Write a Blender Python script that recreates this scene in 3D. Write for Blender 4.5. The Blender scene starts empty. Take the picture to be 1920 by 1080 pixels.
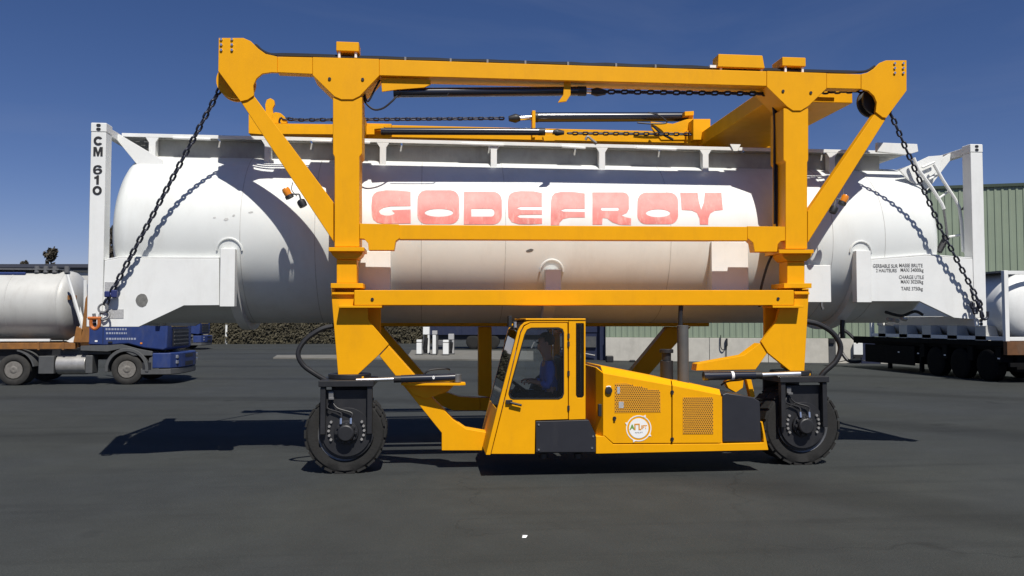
import bpy, bmesh, math, random
from mathutils import Vector, Matrix, Quaternion
random.seed(7)
S = bpy.context.scene
COL = S.collection
R = math.radians

# ------------------------------------------------------------------ camera, sky, sun, exposure
TH = R(5.9); PITCH = R(2.405); F = 1500.0
CAM = Vector((0.0, -10.26, 1.88))
cd = bpy.data.cameras.new('camera'); cam = bpy.data.objects.new('camera', cd); COL.objects.link(cam)
cd.sensor_width = 36; cd.lens = F / 1920 * 36; cd.clip_end = 3000; cd.clip_start = .1
cam.location = CAM; cam.rotation_euler = (R(90) + PITCH, 0, -TH); S.camera = cam
SUN = Vector((-0.24, 1.0, -1.50))
w = bpy.data.worlds.new('World'); S.world = w; w.use_nodes = True
nt = w.node_tree; bg = nt.nodes['Background']
sky = nt.nodes.new('ShaderNodeTexSky'); sky.sky_type = 'NISHITA'; sky.sun_disc = False
sky.sun_elevation = math.atan2(1.50, math.hypot(.24, 1)); sky.sun_rotation = math.atan2(.24, -1.0)
sky.altitude = 1800; sky.air_density = 1.0; sky.dust_density = 0.05; sky.ozone_density = 3.0
hs = nt.nodes.new('ShaderNodeHueSaturation'); hs.inputs['Saturation'].default_value = 1.20
ti = nt.nodes.new('ShaderNodeMix'); ti.data_type = 'RGBA'; ti.blend_type = 'MULTIPLY'; ti.inputs[0].default_value = 1; ti.inputs[7].default_value = (1.20, .955, 1.11, 1)
nt.links.new(sky.outputs[0], hs.inputs['Color']); nt.links.new(hs.outputs[0], ti.inputs[6]); 
# faint cirrus veil over the whole sky
wt = nt.nodes.new('ShaderNodeTexCoord'); wm = nt.nodes.new('ShaderNodeMapping'); wm.inputs['Scale'].default_value = (1.6, 3.2, 7.0); wm.inputs['Rotation'].default_value = (0, .15, .3)
wn = nt.nodes.new('ShaderNodeTexNoise'); wn.inputs['Scale'].default_value = 1.6; wn.inputs['Detail'].default_value = 7; wn.inputs['Roughness'].default_value = .58; wn.inputs['Distortion'].default_value = .6
wr2 = nt.nodes.new('ShaderNodeMapRange'); wr2.inputs[1].default_value = .50; wr2.inputs[2].default_value = .80; wr2.inputs[3].default_value = 0; wr2.inputs[4].default_value = .09
wc_ = nt.nodes.new('ShaderNodeMix'); wc_.data_type = 'RGBA'; wc_.inputs[7].default_value = (4.6, 5.2, 7.0, 1)
nt.links.new(wt.outputs['Generated'], wm.inputs[0]); nt.links.new(wm.outputs[0], wn.inputs['Vector']); nt.links.new(wn.outputs[0], wr2.inputs[0]); nt.links.new(wr2.outputs[0], wc_.inputs[0])
nt.links.new(ti.outputs[2], wc_.inputs[6]); nt.links.new(wc_.outputs[2], bg.inputs['Color'])
bg.inputs['Strength'].default_value = 0.056
sl = bpy.data.lights.new('sun', 'SUN'); so = bpy.data.objects.new('sun', sl); COL.objects.link(so)
sl.energy = 5.0; sl.angle = R(.53); sl.color = (1, .958, .885)
so.rotation_euler = SUN.to_track_quat('-Z', 'Y').to_euler(); so.location = (5, -20, 25)
S.view_settings.view_transform = 'Standard'; S.view_settings.look = 'None'
S.view_settings.exposure = 0.12; S.view_settings.gamma = 1
S.render.resolution_x = 1024; S.render.resolution_y = 576

# ------------------------------------------------------------------ photo measurements -> metres
RM = cam.rotation_euler.to_matrix()
def ray(px, py): return RM @ Vector(((px - 960) / F, -(py - 540) / F, -1))
def P(px, py, Y):
    d = ray(px, py); t = (Y - CAM.y) / d.y; return CAM + d * t
def XZ(px, py, Y): p = P(px, py, Y); return (p.x, p.z)
def G(px, py, z=0.0):
    d = ray(px, py); t = (z - CAM.z) / d.z; return CAM + d * t

# ------------------------------------------------------------------ materials
def mat(name, col, rough=.5, metal=0, var=.12, scale=6, bump=0, bscale=60, dirt=0, dcol=(.12, .10, .08), dscale=2.5, spec=.5, coat=0):
    m = bpy.data.materials.new(name); m.use_nodes = True; n = m.node_tree.nodes; l = m.node_tree.links
    b = n['Principled BSDF']; b.inputs['Roughness'].default_value = rough; b.inputs['Metallic'].default_value = metal
    b.inputs['Specular IOR Level'].default_value = spec; b.inputs['Coat Weight'].default_value = coat; b.inputs['Coat Roughness'].default_value = .15
    tc = n.new('ShaderNodeTexCoord')
    nz = n.new('ShaderNodeTexNoise'); nz.inputs['Scale'].default_value = scale; nz.inputs['Detail'].default_value = 6; nz.inputs['Roughness'].default_value = .65
    l.new(tc.outputs['Object'], nz.inputs['Vector'])
    mr = n.new('ShaderNodeMapRange'); mr.inputs[1].default_value = .3; mr.inputs[2].default_value = .7
    mr.inputs[3].default_value = 1 - var; mr.inputs[4].default_value = 1 + var * .6; l.new(nz.outputs[0], mr.inputs[0])
    mx = n.new('ShaderNodeMix'); mx.data_type = 'RGBA'; mx.blend_type = 'MULTIPLY'; mx.inputs[0].default_value = 1
    mx.inputs[6].default_value = (*col, 1); l.new(mr.outputs[0], mx.inputs[7]); out = mx.outputs[2]
    if dirt:
        d2 = n.new('ShaderNodeTexNoise'); d2.inputs['Scale'].default_value = dscale; d2.inputs['Detail'].default_value = 9; d2.inputs['Roughness'].default_value = .72
        mp = n.new('ShaderNodeMapping'); mp.inputs['Scale'].default_value = (1.6, 1.6, .45); l.new(tc.outputs['Object'], mp.inputs[0]); l.new(mp.outputs[0], d2.inputs['Vector'])
        r2 = n.new('ShaderNodeMapRange'); r2.inputs[1].default_value = .5; r2.inputs[2].default_value = .78; r2.inputs[3].default_value = 0; r2.inputs[4].default_value = dirt
        l.new(d2.outputs[0], r2.inputs[0])
        m2 = n.new('ShaderNodeMix'); m2.data_type = 'RGBA'; l.new(r2.outputs[0], m2.inputs[0]); l.new(out, m2.inputs[6]); m2.inputs[7].default_value = (*dcol, 1); out = m2.outputs[2]
        ra = n.new('ShaderNodeMath'); ra.operation = 'MULTIPLY_ADD'; ra.inputs[1].default_value = .5; ra.inputs[2].default_value = rough; l.new(r2.outputs[0], ra.inputs[0]); l.new(ra.outputs[0], b.inputs['Roughness'])
    l.new(out, b.inputs['Base Color'])
    if bump:
        b2 = n.new('ShaderNodeTexNoise'); b2.inputs['Scale'].default_value = bscale; b2.inputs['Detail'].default_value = 4; l.new(tc.outputs['Object'], b2.inputs['Vector'])
        bp = n.new('ShaderNodeBump'); bp.inputs['Strength'].default_value = bump; bp.inputs['Distance'].default_value = .02; l.new(b2.outputs[0], bp.inputs['Height']); l.new(bp.outputs[0], b.inputs['Normal'])
    return m
def glass(name, tint=(.45, .5, .52)):
    m = bpy.data.materials.new(name); m.use_nodes = True; n = m.node_tree.nodes; l = m.node_tree.links
    for x in list(n):
        if x.type == 'BSDF_PRINCIPLED': n.remove(x)
    t = n.new('ShaderNodeBsdfTransparent'); t.inputs[0].default_value = (*tint, 1)
    g = n.new('ShaderNodeBsdfGlossy'); g.inputs['Roughness'].default_value = .02; g.inputs[0].default_value = (.9, .95, 1, 1)
    f = n.new('ShaderNodeFresnel'); f.inputs[0].default_value = 1.5
    mx = n.new('ShaderNodeMixShader'); l.new(f.outputs[0], mx.inputs[0]); l.new(t.outputs[0], mx.inputs[1]); l.new(g.outputs[0], mx.inputs[2])
    l.new(mx.outputs[0], n['Material Output'].inputs[0]); return m
def asphalt():
    m = bpy.data.materials.new('asphalt'); m.use_nodes = True; n = m.node_tree.nodes; l = m.node_tree.links
    b = n['Principled BSDF']; b.inputs['Roughness'].default_value = .85; b.inputs['Specular IOR Level'].default_value = .25
    tc = n.new('ShaderNodeTexCoord')
    def noise(sc, det=8, ro=.65, mp=None):
        t = n.new('ShaderNodeTexNoise'); t.inputs['Scale'].default_value = sc; t.inputs['Detail'].default_value = det; t.inputs['Roughness'].default_value = ro
        if mp:
            k = n.new('ShaderNodeMapping'); k.inputs['Scale'].default_value = mp; k.inputs['Rotation'].default_value = (0, 0, .35); l.new(tc.outputs['Object'], k.inputs[0]); l.new(k.outputs[0], t.inputs['Vector'])
        else: l.new(tc.outputs['Object'], t.inputs['Vector'])
        return t
    def rng(src, a, c, o1, o2):
        r = n.new('ShaderNodeMapRange'); r.inputs[1].default_value = a; r.inputs[2].default_value = c; r.inputs[3].default_value = o1; r.inputs[4].default_value = o2; l.new(src, r.inputs[0]); return r.outputs[0]
    def mul(a, c):
        q = n.new('ShaderNodeMath'); q.operation = 'MULTIPLY'; l.new(a, q.inputs[0]); l.new(c, q.inputs[1]); return q.outputs[0]
    big = rng(noise(.22).outputs[0], .3, .7, .84, 1.14)
    mid = rng(noise(1.7, 9, .75).outputs[0], .3, .7, .88, 1.10)
    fine = rng(noise(70, 5, .8).outputs[0], .3, .7, .60, 1.42)
    streak = rng(noise(.8, 6, .6, (.25, 3, 1)).outputs[0], .54, .72, 1.0, .78)
    wv = n.new('ShaderNodeTexWave'); wv.wave_type = 'RINGS'; wv.rings_direction = 'Z'; wv.inputs['Scale'].default_value = .045; wv.inputs['Distortion'].default_value = 3.5; wv.inputs['Detail'].default_value = 4; wv.inputs['Detail Scale'].default_value = .6
    km = n.new('ShaderNodeMapping'); km.inputs['Location'].default_value = (9, 14, 0); l.new(tc.outputs['Object'], km.inputs[0]); l.new(km.outputs[0], wv.inputs['Vector'])
    tracks = rng(wv.outputs['Fac'], .88, 1.0, 1.0, .74)
    vo = n.new('ShaderNodeTexVoronoi'); vo.inputs['Scale'].default_value = 90; l.new(tc.outputs['Object'], vo.inputs['Vector'])
    stone = rng(vo.outputs['Distance'], 0, .5, 1.25, .85)
    v = mul(mul(mul(mul(mul(big, mid), fine), streak), tracks), stone)
    # oil spots
    oil = rng(noise(.9, 3, .5).outputs[0], .68, .76, 1.0, .62); v = mul(v, oil)
    # cracks: edges of large warped cells, broken up by noise
    wp = noise(.7, 4); am = n.new('ShaderNodeVectorMath'); am.operation = 'MULTIPLY_ADD'; am.inputs[1].default_value = (1.6, 1.6, 0); l.new(wp.outputs['Color'], am.inputs[0]); l.new(tc.outputs['Object'], am.inputs[2])
    vc = n.new('ShaderNodeTexVoronoi'); vc.feature = 'DISTANCE_TO_EDGE'; vc.inputs['Scale'].default_value = .16; l.new(am.outputs[0], vc.inputs['Vector'])
    ck = rng(vc.outputs['Distance'], .0, .0035, 1.0, 0.0); ck = mul(ck, rng(noise(.35, 3).outputs[0], .46, .60, 0, .28)); inv = n.new('ShaderNodeMath'); inv.operation = 'SUBTRACT'; inv.inputs[0].default_value = 1; l.new(ck, inv.inputs[1]); v = mul(v, inv.outputs[0])
    mx = n.new('ShaderNodeMix'); mx.data_type = 'RGBA'; mx.blend_type = 'MULTIPLY'; mx.inputs[0].default_value = 1
    c1 = n.new('ShaderNodeMix'); c1.data_type = 'RGBA'; l.new(rng(noise(.13, 4).outputs[0], .38, .62, 0, 1), c1.inputs[0])
    c1.inputs[6].default_value = (.0415, .046, .0475, 1); c1.inputs[7].default_value = (.044, .0475, .044, 1)
    l.new(c1.outputs[2], mx.inputs[6]); l.new(v, mx.inputs[7]); l.new(mx.outputs[2], b.inputs['Base Color'])
    bp = n.new('ShaderNodeBump'); bp.inputs['Strength'].default_value = .5; bp.inputs['Distance'].default_value = .008; l.new(vo.outputs['Distance'], bp.inputs['Height']); l.new(bp.outputs[0], b.inputs['Normal'])
    return m
YEL = mat('yellow_paint', (.80, .365, .0), .5, var=.05, scale=3, dirt=.22, dcol=(.42, .17, .008), spec=.22, bump=.03, bscale=300)
WHT = mat('white_paint', (.76, .77, .75), .5, var=.05, scale=3, dirt=.22, dcol=(.42, .40, .36))
TANKW = mat('tank_white', (.71, .73, .71), .42, var=.06, scale=1.2, dirt=.38, dcol=(.48, .46, .42), dscale=1.4, bump=.015, bscale=8)
TANKG = mat('tank_dusty_silver', (.50, .50, .475), .42, metal=.05, var=.06, scale=2, dirt=.30, dcol=(.22, .20, .18))
BLK = mat('black_steel', (.016, .0165, .019), .5, var=.25, scale=8, dirt=.2, dcol=(.06, .055, .05))
SBK = mat('shade_black', (.0065, .0065, .007), .8, var=.3, spec=.1)  # black deepened so the colour holds the shade on the right trailer
DGR = mat('charcoal_panel', (.020, .021, .027), .45, var=.1, dirt=.15, dcol=(.07, .065, .06))
RUB = mat('tyre_rubber', (.014, .0138, .0132), .85, var=.3, scale=14, dirt=.4, dcol=(.04, .037, .033), bump=.2, bscale=40)
RUBD = mat('dusty_tyre', (.030, .029, .027), .9, var=.3, scale=10, dirt=.6, dcol=(.085, .08, .07))
HOSE = mat('hose_rubber', (.014, .014, .016), .5, var=.2)
CHR = mat('chrome', (.85, .85, .85), .28, metal=1, var=.03)
STL = mat('steel_grey', (.22, .22, .22), .5, metal=.6, var=.2, dirt=.3)
CHN = mat('chain_steel', (.035, .038, .055), .45, metal=.55, var=.3)
CYL = mat('cylinder_navy', (.014, .016, .026), .25, var=.1, coat=.5)
BLU = mat('cab_blue', (.016, .037, .150), .5, var=.15, dirt=.45, dcol=(.075, .085, .12))
NAVY = mat('navy_paint', (.016, .022, .055), .5, var=.15, dirt=.3, dcol=(.06, .06, .07))
GREYP = mat('grey_plastic', (.075, .078, .08), .6, var=.15, dirt=.4, dcol=(.15, .14, .12))
SILV = mat('aluminium', (.42, .41, .39), .4, metal=.5, var=.2, dirt=.5, dcol=(.15, .14, .12))
ORG = mat('chassis_orange', (.25, .105, .022), .65, var=.25, dirt=.8, dcol=(.10, .055, .03))
GRN = mat('green_cladding', (.235, .288, .21), .55, var=.10, scale=.5, dirt=.3, dcol=(.22, .24, .15), dscale=.4)
CONC = mat('concrete_panel', (.52, .50, .44), .85, var=.12, scale=2.5, dirt=.4, dcol=(.26, .25, .22), dscale=.8, bump=.1)
PALE = mat('pale_render', (.56, .55, .51), .8, var=.1, scale=1, dirt=.3, dcol=(.35, .34, .3))
PAV = mat('pale_concrete', (.155, .15, .132), .9, var=.25, scale=1.2, dirt=.4)
RED = mat('faded_red', (.72, .215, .19), .5, var=.28, scale=4, dirt=.9, dcol=(.80, .55, .50), dscale=7)
TXT = mat('black_lettering', (.018, .018, .02), .6, var=.1)
GTX = mat('grey_lettering', (.13, .13, .13), .6, var=.2)
AMB = mat('amber_lens', (.72, .23, .01), .15, var=.1, coat=.6)
WLT = mat('white_print', (.82, .82, .80), .5, var=.03)
LTB = mat('label_grey', (.42, .42, .42), .5, var=.3, scale=60)
SHB = mat('shackle_blue', (.02, .03, .13), .4, var=.2, dirt=.3)
SHO = mat('shackle_orange', (.50, .13, .012), .5, var=.3, dirt=.5)
GLS = glass('cab_glass', (.92, .94, .95))
GRL = mat('grille_mesh', (.66, .29, .004), .6, var=.12, scale=60)
LGR = mat('logo_green', (.16, .33, .04), .5); LYL = mat('logo_amber', (.72, .30, .01), .5)
SKIN = mat('skin', (.46, .25, .16), .55, var=.08); SHIRT = mat('blue_shirt', (.11, .18, .55), .85, var=.15, bump=.2, bscale=25)
TROU = mat('dark_trousers', (.02, .022, .03), .9, var=.2); HAIR = mat('dark_hair', (.025, .017, .012), .7, var=.3)
BARK = mat('bark', (.07, .055, .04), .9, var=.3); LEAF = mat('leaf_dull', (.060, .066, .034), .8, var=.45, scale=2)
TWIG = mat('twig_brown', (.070, .060, .042), .85, var=.4, scale=2); HEDG = mat('hedge_leaf', (.050, .043, .023), .8, var=.6, scale=1.2)
ASPH = asphalt()

# ------------------------------------------------------------------ mesh helpers
class MB:
    def __init__(s): s.bm = bmesh.new()
    def box(s, x0, x1, y0, y1, z0, z1):
        v = [s.bm.verts.new((x, y, z)) for x in (x0, x1) for y in (y0, y1) for z in (z0, z1)]
        for f in ((0, 1, 3, 2), (4, 6, 7, 5), (0, 4, 5, 1), (2, 3, 7, 6), (0, 2, 6, 4), (1, 5, 7, 3)): s.bm.faces.new([v[i] for i in f])
        return s
    def poly(s, pts, fn0, fn1):
        a = [s.bm.verts.new(fn0(p)) for p in pts]; b = [s.bm.verts.new(fn1(p)) for p in pts]; n = len(pts)
        s.bm.faces.new(a); s.bm.faces.new(b[::-1])
        for i in range(n): s.bm.faces.new((a[i], b[i], b[(i + 1) % n], a[(i + 1) % n]))
        return s
    def prism(s, pts, y0, y1): return s.poly(pts, lambda p: (p[0], y0, p[1]), lambda p: (p[0], y1, p[1]))       # xz outline
    def prismz(s, pts, z0, z1): return s.poly(pts, lambda p: (p[0], p[1], z0), lambda p: (p[0], p[1], z1))     # xy outline
    def prismx(s, pts, x0, x1): return s.poly(pts, lambda p: (x0, p[0], p[1]), lambda p: (x1, p[0], p[1]))     # yz outline
    def pp(s, pts, y0, y1): return s.prism([XZ(a, b, y0) for a, b in pts], y0, y1)
    def holed(s, outer, holes, y0, y1):
        edges = []
        for lp in [outer] + holes:
            vs = [s.bm.verts.new((x, y0, z)) for x, z in lp]
            edges += [s.bm.edges.new((vs[i], vs[(i + 1) % len(vs)])) for i in range(len(vs))]
        r = bmesh.ops.triangle_fill(s.bm, edges=edges, use_beauty=True, use_dissolve=False)
        fs = [g for g in r['geom'] if isinstance(g, bmesh.types.BMFace)]
        if y1 is not None:
            e = bmesh.ops.extrude_face_region(s.bm, geom=fs)
            for g in e['geom']:
                if isinstance(g, bmesh.types.BMVert): g.co.y = y1
        return s
    def tube(s, pts, r, n=8, cap=True):
        pts = [Vector(p) for p in pts]; rings = []; up = Vector((0, 0, 1)); prev = None
        for i, p in enumerate(pts):
            t = (pts[min(i + 1, len(pts) - 1)] - pts[max(i - 1, 0)]).normalized()
            if prev is None:
                a = t.orthogonal().normalized()
            else:
                a = (prev - t * prev.dot(t))
                a = a.normalized() if a.length > 1e-5 else t.orthogonal().normalized()
            prev = a; b = t.cross(a); rr = r[i] if isinstance(r, (list, tuple)) else r
            rings.append([s.bm.verts.new(p + (a * math.cos(2 * math.pi * k / n) + b * math.sin(2 * math.pi * k / n)) * rr) for k in range(n)])
        for i in range(len(rings) - 1):
            for k in range(n): s.bm.faces.new((rings[i][k], rings[i][(k + 1) % n], rings[i + 1][(k + 1) % n], rings[i + 1][k]))
        if cap: s.bm.faces.new(rings[0][::-1]); s.bm.faces.new(rings[-1])
        return s
    def lathe(s, prof, c, axis='y', n=32, closed=False):
        c = Vector(c); rings = []
        for a, r in prof:
            ring = []
            for k in range(n):
                t = 2 * math.pi * k / n; u, v = r * math.cos(t), r * math.sin(t)
                o = {'y': (u, a, v), 'x': (a, u, v), 'z': (u, v, a)}[axis]
                ring.append(s.bm.verts.new(c + Vector(o)))
            rings.append(ring)
        m = len(rings)
        for i in range(m if closed else m - 1):
            A, B = rings[i], rings[(i + 1) % m]
            for k in range(n): s.bm.faces.new((A[k], A[(k + 1) % n], B[(k + 1) % n], B[k]))
        if not closed: s.bm.faces.new(rings[0][::-1]); s.bm.faces.new(rings[-1])
        return s
    def cyl(s, c, r, a0, a1, axis='y', n=24): return s.lathe([(a0, r), (a1, r)], c, axis, n)
    def build(s, name, m, parent=None, bevel=0, ang=35, seg=1, smooth=True, **props):
        bmesh.ops.recalc_face_normals(s.bm, faces=s.bm.faces[:])
        me = bpy.data.meshes.new(name); s.bm.to_mesh(me); s.bm.free()
        return link(name, me, m, parent, bevel, ang, seg, smooth, **props)
def world(o):
    M = o.matrix_basis.copy(); p = o.parent
    while p: M = p.matrix_basis @ M; p = p.parent
    return M
def link(name, me, m, parent=None, bevel=0, ang=35, seg=1, smooth=True, **props):
    if parent: me.transform(world(parent).inverted())
    else:
        c = Vector((0, 0, 0)); z = 1e9
        for v in me.vertices: c += v.co; z = min(z, v.co.z)
        c /= max(1, len(me.vertices)); c.z = z
        if props.get('kind') != 'structure': me.transform(Matrix.Translation(-c))
    if smooth:
        for p in me.polygons: p.use_smooth = True
        me.set_sharp_from_angle(angle=R(ang))
    if m: me.materials.append(m)
    o = bpy.data.objects.new(name, me); COL.objects.link(o)
    if parent: o.parent = parent
    elif props.get('kind') != 'structure': o.location = c
    if bevel:
        b = o.modifiers.new('bevel', 'BEVEL'); b.width = bevel; b.segments = seg; b.limit_method = 'ANGLE'; b.angle_limit = R(30); b.harden_normals = True
    for k, v in props.items(): o[k] = v
    return o
def thing(name, loc, label, cat, group=None, rot=0):
    o = bpy.data.objects.new(name, None); COL.objects.link(o); o.location = loc; o.rotation_euler = (0, 0, rot)
    o.empty_display_size = .3; o['label'] = label; o['category'] = cat
    if group: o['group'] = group
    return o
def kids(o): return [c for c in bpy.data.objects if c.parent == o]
def copy_tree(o, parent=None):
    c = o.copy(); COL.objects.link(c); c.parent = parent
    for ch in kids(o): copy_tree(ch, c)
    return c
def text_bm(s, size, bold=.0, sx=1.0):
    cu = bpy.data.curves.new('t', 'FONT'); cu.body = s; cu.size = size; cu.offset = bold; cu.align_x = 'CENTER'; cu.align_y = 'CENTER'
    o = bpy.data.objects.new('t', cu); COL.objects.link(o)
    me = bpy.data.meshes.new_from_object(o.evaluated_get(bpy.context.evaluated_depsgraph_get()))
    bpy.data.objects.remove(o); bpy.data.curves.remove(cu)
    for v in me.vertices: v.co.x *= sx
    return me
def text_on_front(name, s, c, size, m, parent, bold=0, sx=1.0, rotx=90, **kw):
    me = text_bm(s, size, bold, sx); me.transform(Matrix.Rotation(R(rotx), 4, 'X')); me.transform(Matrix.Translation(c))
    return link(name, me, m, parent, smooth=False, **kw)
def arc(cx, cz, r, a0, a1, n=10): return [(cx + r * math.cos(R(a0 + (a1 - a0) * i / n)), cz + r * math.sin(R(a0 + (a1 - a0) * i / n))) for i in range(n + 1)]
def spline(pts, n=8):
    pts = [Vector(p) for p in pts]; out = []
    for i in range(len(pts) - 1):
        p0, p1, p2, p3 = pts[max(i - 1, 0)], pts[i], pts[i + 1], pts[min(i + 2, len(pts) - 1)]
        for k in range(n):
            t = k / n; out.append(.5 * (2 * p1 + (p2 - p0) * t + (2 * p0 - 5 * p1 + 4 * p2 - p3) * t * t + (3 * p1 - p0 - 3 * p2 + p3) * t ** 3))
    return out + [pts[-1]]
def rrect(x0, x1, z0, z1, r, n=4):
    return arc(x1 - r, z1 - r, r, 0, 90, n) + arc(x0 + r, z1 - r, r, 90, 180, n) + arc(x0 + r, z0 + r, r, 180, 270, n) + arc(x1 - r, z0 + r, r, 270, 360, n)

# ------------------------------------------------------------------ setting
g = bmesh.new(); bmesh.ops.create_grid(g, x_segments=4, y_segments=4, size=600)
me = bpy.data.meshes.new('ground'); g.to_mesh(me); g.free(); link('ground', me, ASPH, smooth=False, kind='structure', label='dark grey worn asphalt yard')
# fuel island pavement strip
isl = [G(*q) for q in ((512, 673), (1000, 677), (1000, 660), (772, 658), (766, 667), (520, 668))]
MB().prismz([(p.x, p.y) for p in isl], -.05, .07).build('pavement', PAV, kind='structure', label='pale concrete strip behind the yard')

# ================================================================== STRADDLE CARRIER
root = thing('straddle_carrier', (P(1080, 700, 1.7).x, 1.7, 0), 'yellow straddle carrier with side cab lifting the white tank container', 'straddle carrier')
YN, DP = 0.0, .40
WID = 3.78                       # outer width between the two side frames
def mirY(pts): return [XZ(a, b, YN) for a, b in pts]
def framepart(name, pts, y0, y1, bevel=.008, far=True, m=YEL, **kw):
    o = MB().pp(pts, y0, y1).build(name, m, root, bevel, **kw)
    if far: MB().prism([XZ(a, b, y0) for a, b in pts], WID - y1, WID - y0).build(name, m, root, bevel)
    return o
# sheave heads
HL = [(410, 71), (456, 71), (470, 77), (484, 91), (498, 101), (520, 106), (520, 136), (509, 135.5), (492, 138), (481, 147), (475, 160), (476, 179), (464, 187), (451, 190), (409, 133)]
HR = [(1615, 139), (1627, 136), (1640, 127.5), (1650, 117.5), (1662, 113), (1700, 113), (1700, 170), (1662, 221), (1655, 220), (1642, 210), (1644, 192), (1639, 180), (1629, 170.5), (1615, 167)]
for pts in (HL, HR):
    framepart('sheave_plate', pts, -.012, .03, .004, far=pts is HR)
    framepart('sheave_plate', pts, .36, .40, .004, far=pts is HR)
# beams of the upper frame
framepart('top_beam', [(520, 106), (586, 107.5), (586, 139), (520, 136)], 0, .14)
framepart('top_beam', [(711, 111), (1438, 133.5), (1438, 161.5), (711, 141.5)], 0, .32)
framepart('top_beam', [(1550, 137.5), (1615, 139), (1615, 167), (1550, 165.5)], 0, .14)
framepart('gusset', [(586, 107), (711, 110.5), (711, 142), (675, 180), (662, 186.5), (640, 186.5), (627, 181), (586, 141)], -.012, .41, .006)
framepart('gusset', [(1438, 133), (1550, 137), (1550, 166), (1516, 199), (1502, 207.5), (1487, 207.5), (1476, 200), (1438, 163)], -.012, .41, .006)
# corner braces
framepart('brace', [(451, 190.5), (464, 187.5), (476, 179.5), (625, 379), (625, 453)], .01, .13)
framepart('brace', [(1642, 211), (1655, 221), (1662, 222), (1514.5, 456), (1514.5, 396)], .01, .13)
# legs, sliding in sleeves
framepart('upper_leg', [(624, 182), (679, 182), (679, 288), (674, 294), (674, 463), (627, 463), (627, 294), (624, 288)], .005, .42)
framepart('upper_leg', [(1469, 203), (1516, 203), (1516, 300), (1514, 304), (1514, 467), (1473, 467), (1473, 304), (1469, 300)], .005, .42)
for (x0, x1, y0, y1) in ((616, 683, 463.5, 471), (1461, 1526, 468, 475)): framepart('flange', [(x0, y0), (x1, y0), (x1, y1), (x0, y1)], -.06, .40, .004)
for (x0, x1, y0, k) in ((620, 681, 471.5, 14), (1466, 1523, 475.5, 14)): framepart('bearing_collar', [(x0, y0), (x1, y0), (x1 - 3, y0 + 7), (x1 - 11, y0 + k), (x0 + 11, y0 + k), (x0 + 3, y0 + 7)], .02, .34, .004)
framepart('inner_leg', [(631, 486), (669, 486), (669, 531), (631, 531)], .05, .31)
framepart('inner_leg', [(1476, 490), (1509, 490), (1509, 532), (1476, 532)], .05, .31)
for (x0, x1) in ((620, 681), (1470, 1522)): framepart('flange', [(x0, 531), (x1, 531), (x1, 540), (x0, 540)], -.03, .38, .004)
# middle and lower rails of the near side
framepart('middle_rail', [(748, 421.5), (1402, 425), (1402, 451.5), (748, 449)], .0, .13)
framepart('rail_bracket', [(674.5, 419), (748, 420.5), (750, 446), (742, 452), (739, 469), (691, 469), (690, 456), (683, 448), (674.5, 447)], -.008, .16, .004)
framepart('rail_bracket', [(1401.5, 424), (1472.5, 425), (1472.5, 451), (1464, 452), (1458.5, 458), (1457, 472), (1415, 472), (1412, 455), (1402, 447)], -.008, .16, .004)
MB().pp([(664, 544), (1489, 544), (1489, 572.5), (664, 572.5)], -.13, .16).build('lower_rail', YEL, root, .008)
for (x0, x1) in ((634, 716), (1449, 1507)): MB().pp([(x0, 573), (x1, 573), (x1, 577), (x0, 577)], -.145, .2).build('flange', YEL, root, .003)
for (x0, x1) in ((622, 664), (1490, 1518)): MB().pp([(x0, 548), (x1, 548), (x1, 552), (x0, 552)], -.04, .2).build('flange', YEL, root, .003)
# lower legs (near side)
MB().pp([(621, 551), (664, 551), (664, 572), (690, 576), (690, 598), (694, 604), (729, 646), (710, 666), (667, 706), (634, 706)], .0, .06).build('lower_leg', YEL, root, .006)
MB().pp([(621, 541), (681, 541), (714, 577), (714, 640), (667, 700), (634, 704)], .24, .30).build('lower_leg', YEL, root, .006)
MB().pp([(622, 541), (627, 541), (641, 706), (635, 706)], .062, .238).build('leg_web', YEL, root, .004)
MB().pp([(640, 690), (670, 690), (670, 706), (640, 706)], .062, .238).build('leg_web', YEL, root, .004)
MB().pp([(1517, 546), (1508, 703), (1487, 700), (1440, 662), (1427, 641), (1456, 602), (1462, 577), (1489, 573), (1489, 546)], .0, .06).build('lower_leg', YEL, root, .006)
MB().pp([(1517, 541), (1508, 703), (1487, 697), (1434, 648), (1434, 570), (1462, 541)], .24, .30).build('lower_leg', YEL, root, .006)
MB().pp([(1516, 543), (1511, 543), (1501, 702), (1507, 702)], .062, .238).build('leg_web', YEL, root, .004)
MB().pp([(1474, 685), (1500, 685), (1500, 701), (1474, 690)], .062, .238).build('leg_web', YEL, root, .004)
for (x0, x1, y) in ((629, 682, 706), (1478, 1520, 700)): MB().pp([(x0, y), (x1, y), (x1, y + 5), (x0, y + 5)], -.05, .36).build('flange', YEL, root, .003)
# slanting lower brace on the left and the arm on the right
MB().pp([(711, 667), (728, 648), (777, 703), (811, 746), (833, 769), (850, 787), (874, 804), (915, 811), (915, 845), (828, 845), (828, 812)], .02, .26).build('lower_brace', YEL, root, .008)
MB().pp([(1426, 643), (1439, 662), (1417, 693), (1305, 695), (1307, 682), (1395, 666)], .02, .22).build('steering_arm', YEL, root, .006)
MB().pp([(1372, 708), (1395, 708), (1393, 727), (1380, 736), (1366, 728), (1360, 716)], .1, .2).build('chassis_lug', YEL, root, .004)
MB().pp([(1400, 712), (1409, 712), (1416, 744), (1408, 746)], .05, .15).build('chassis_lug', YEL, root, .004)
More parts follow.
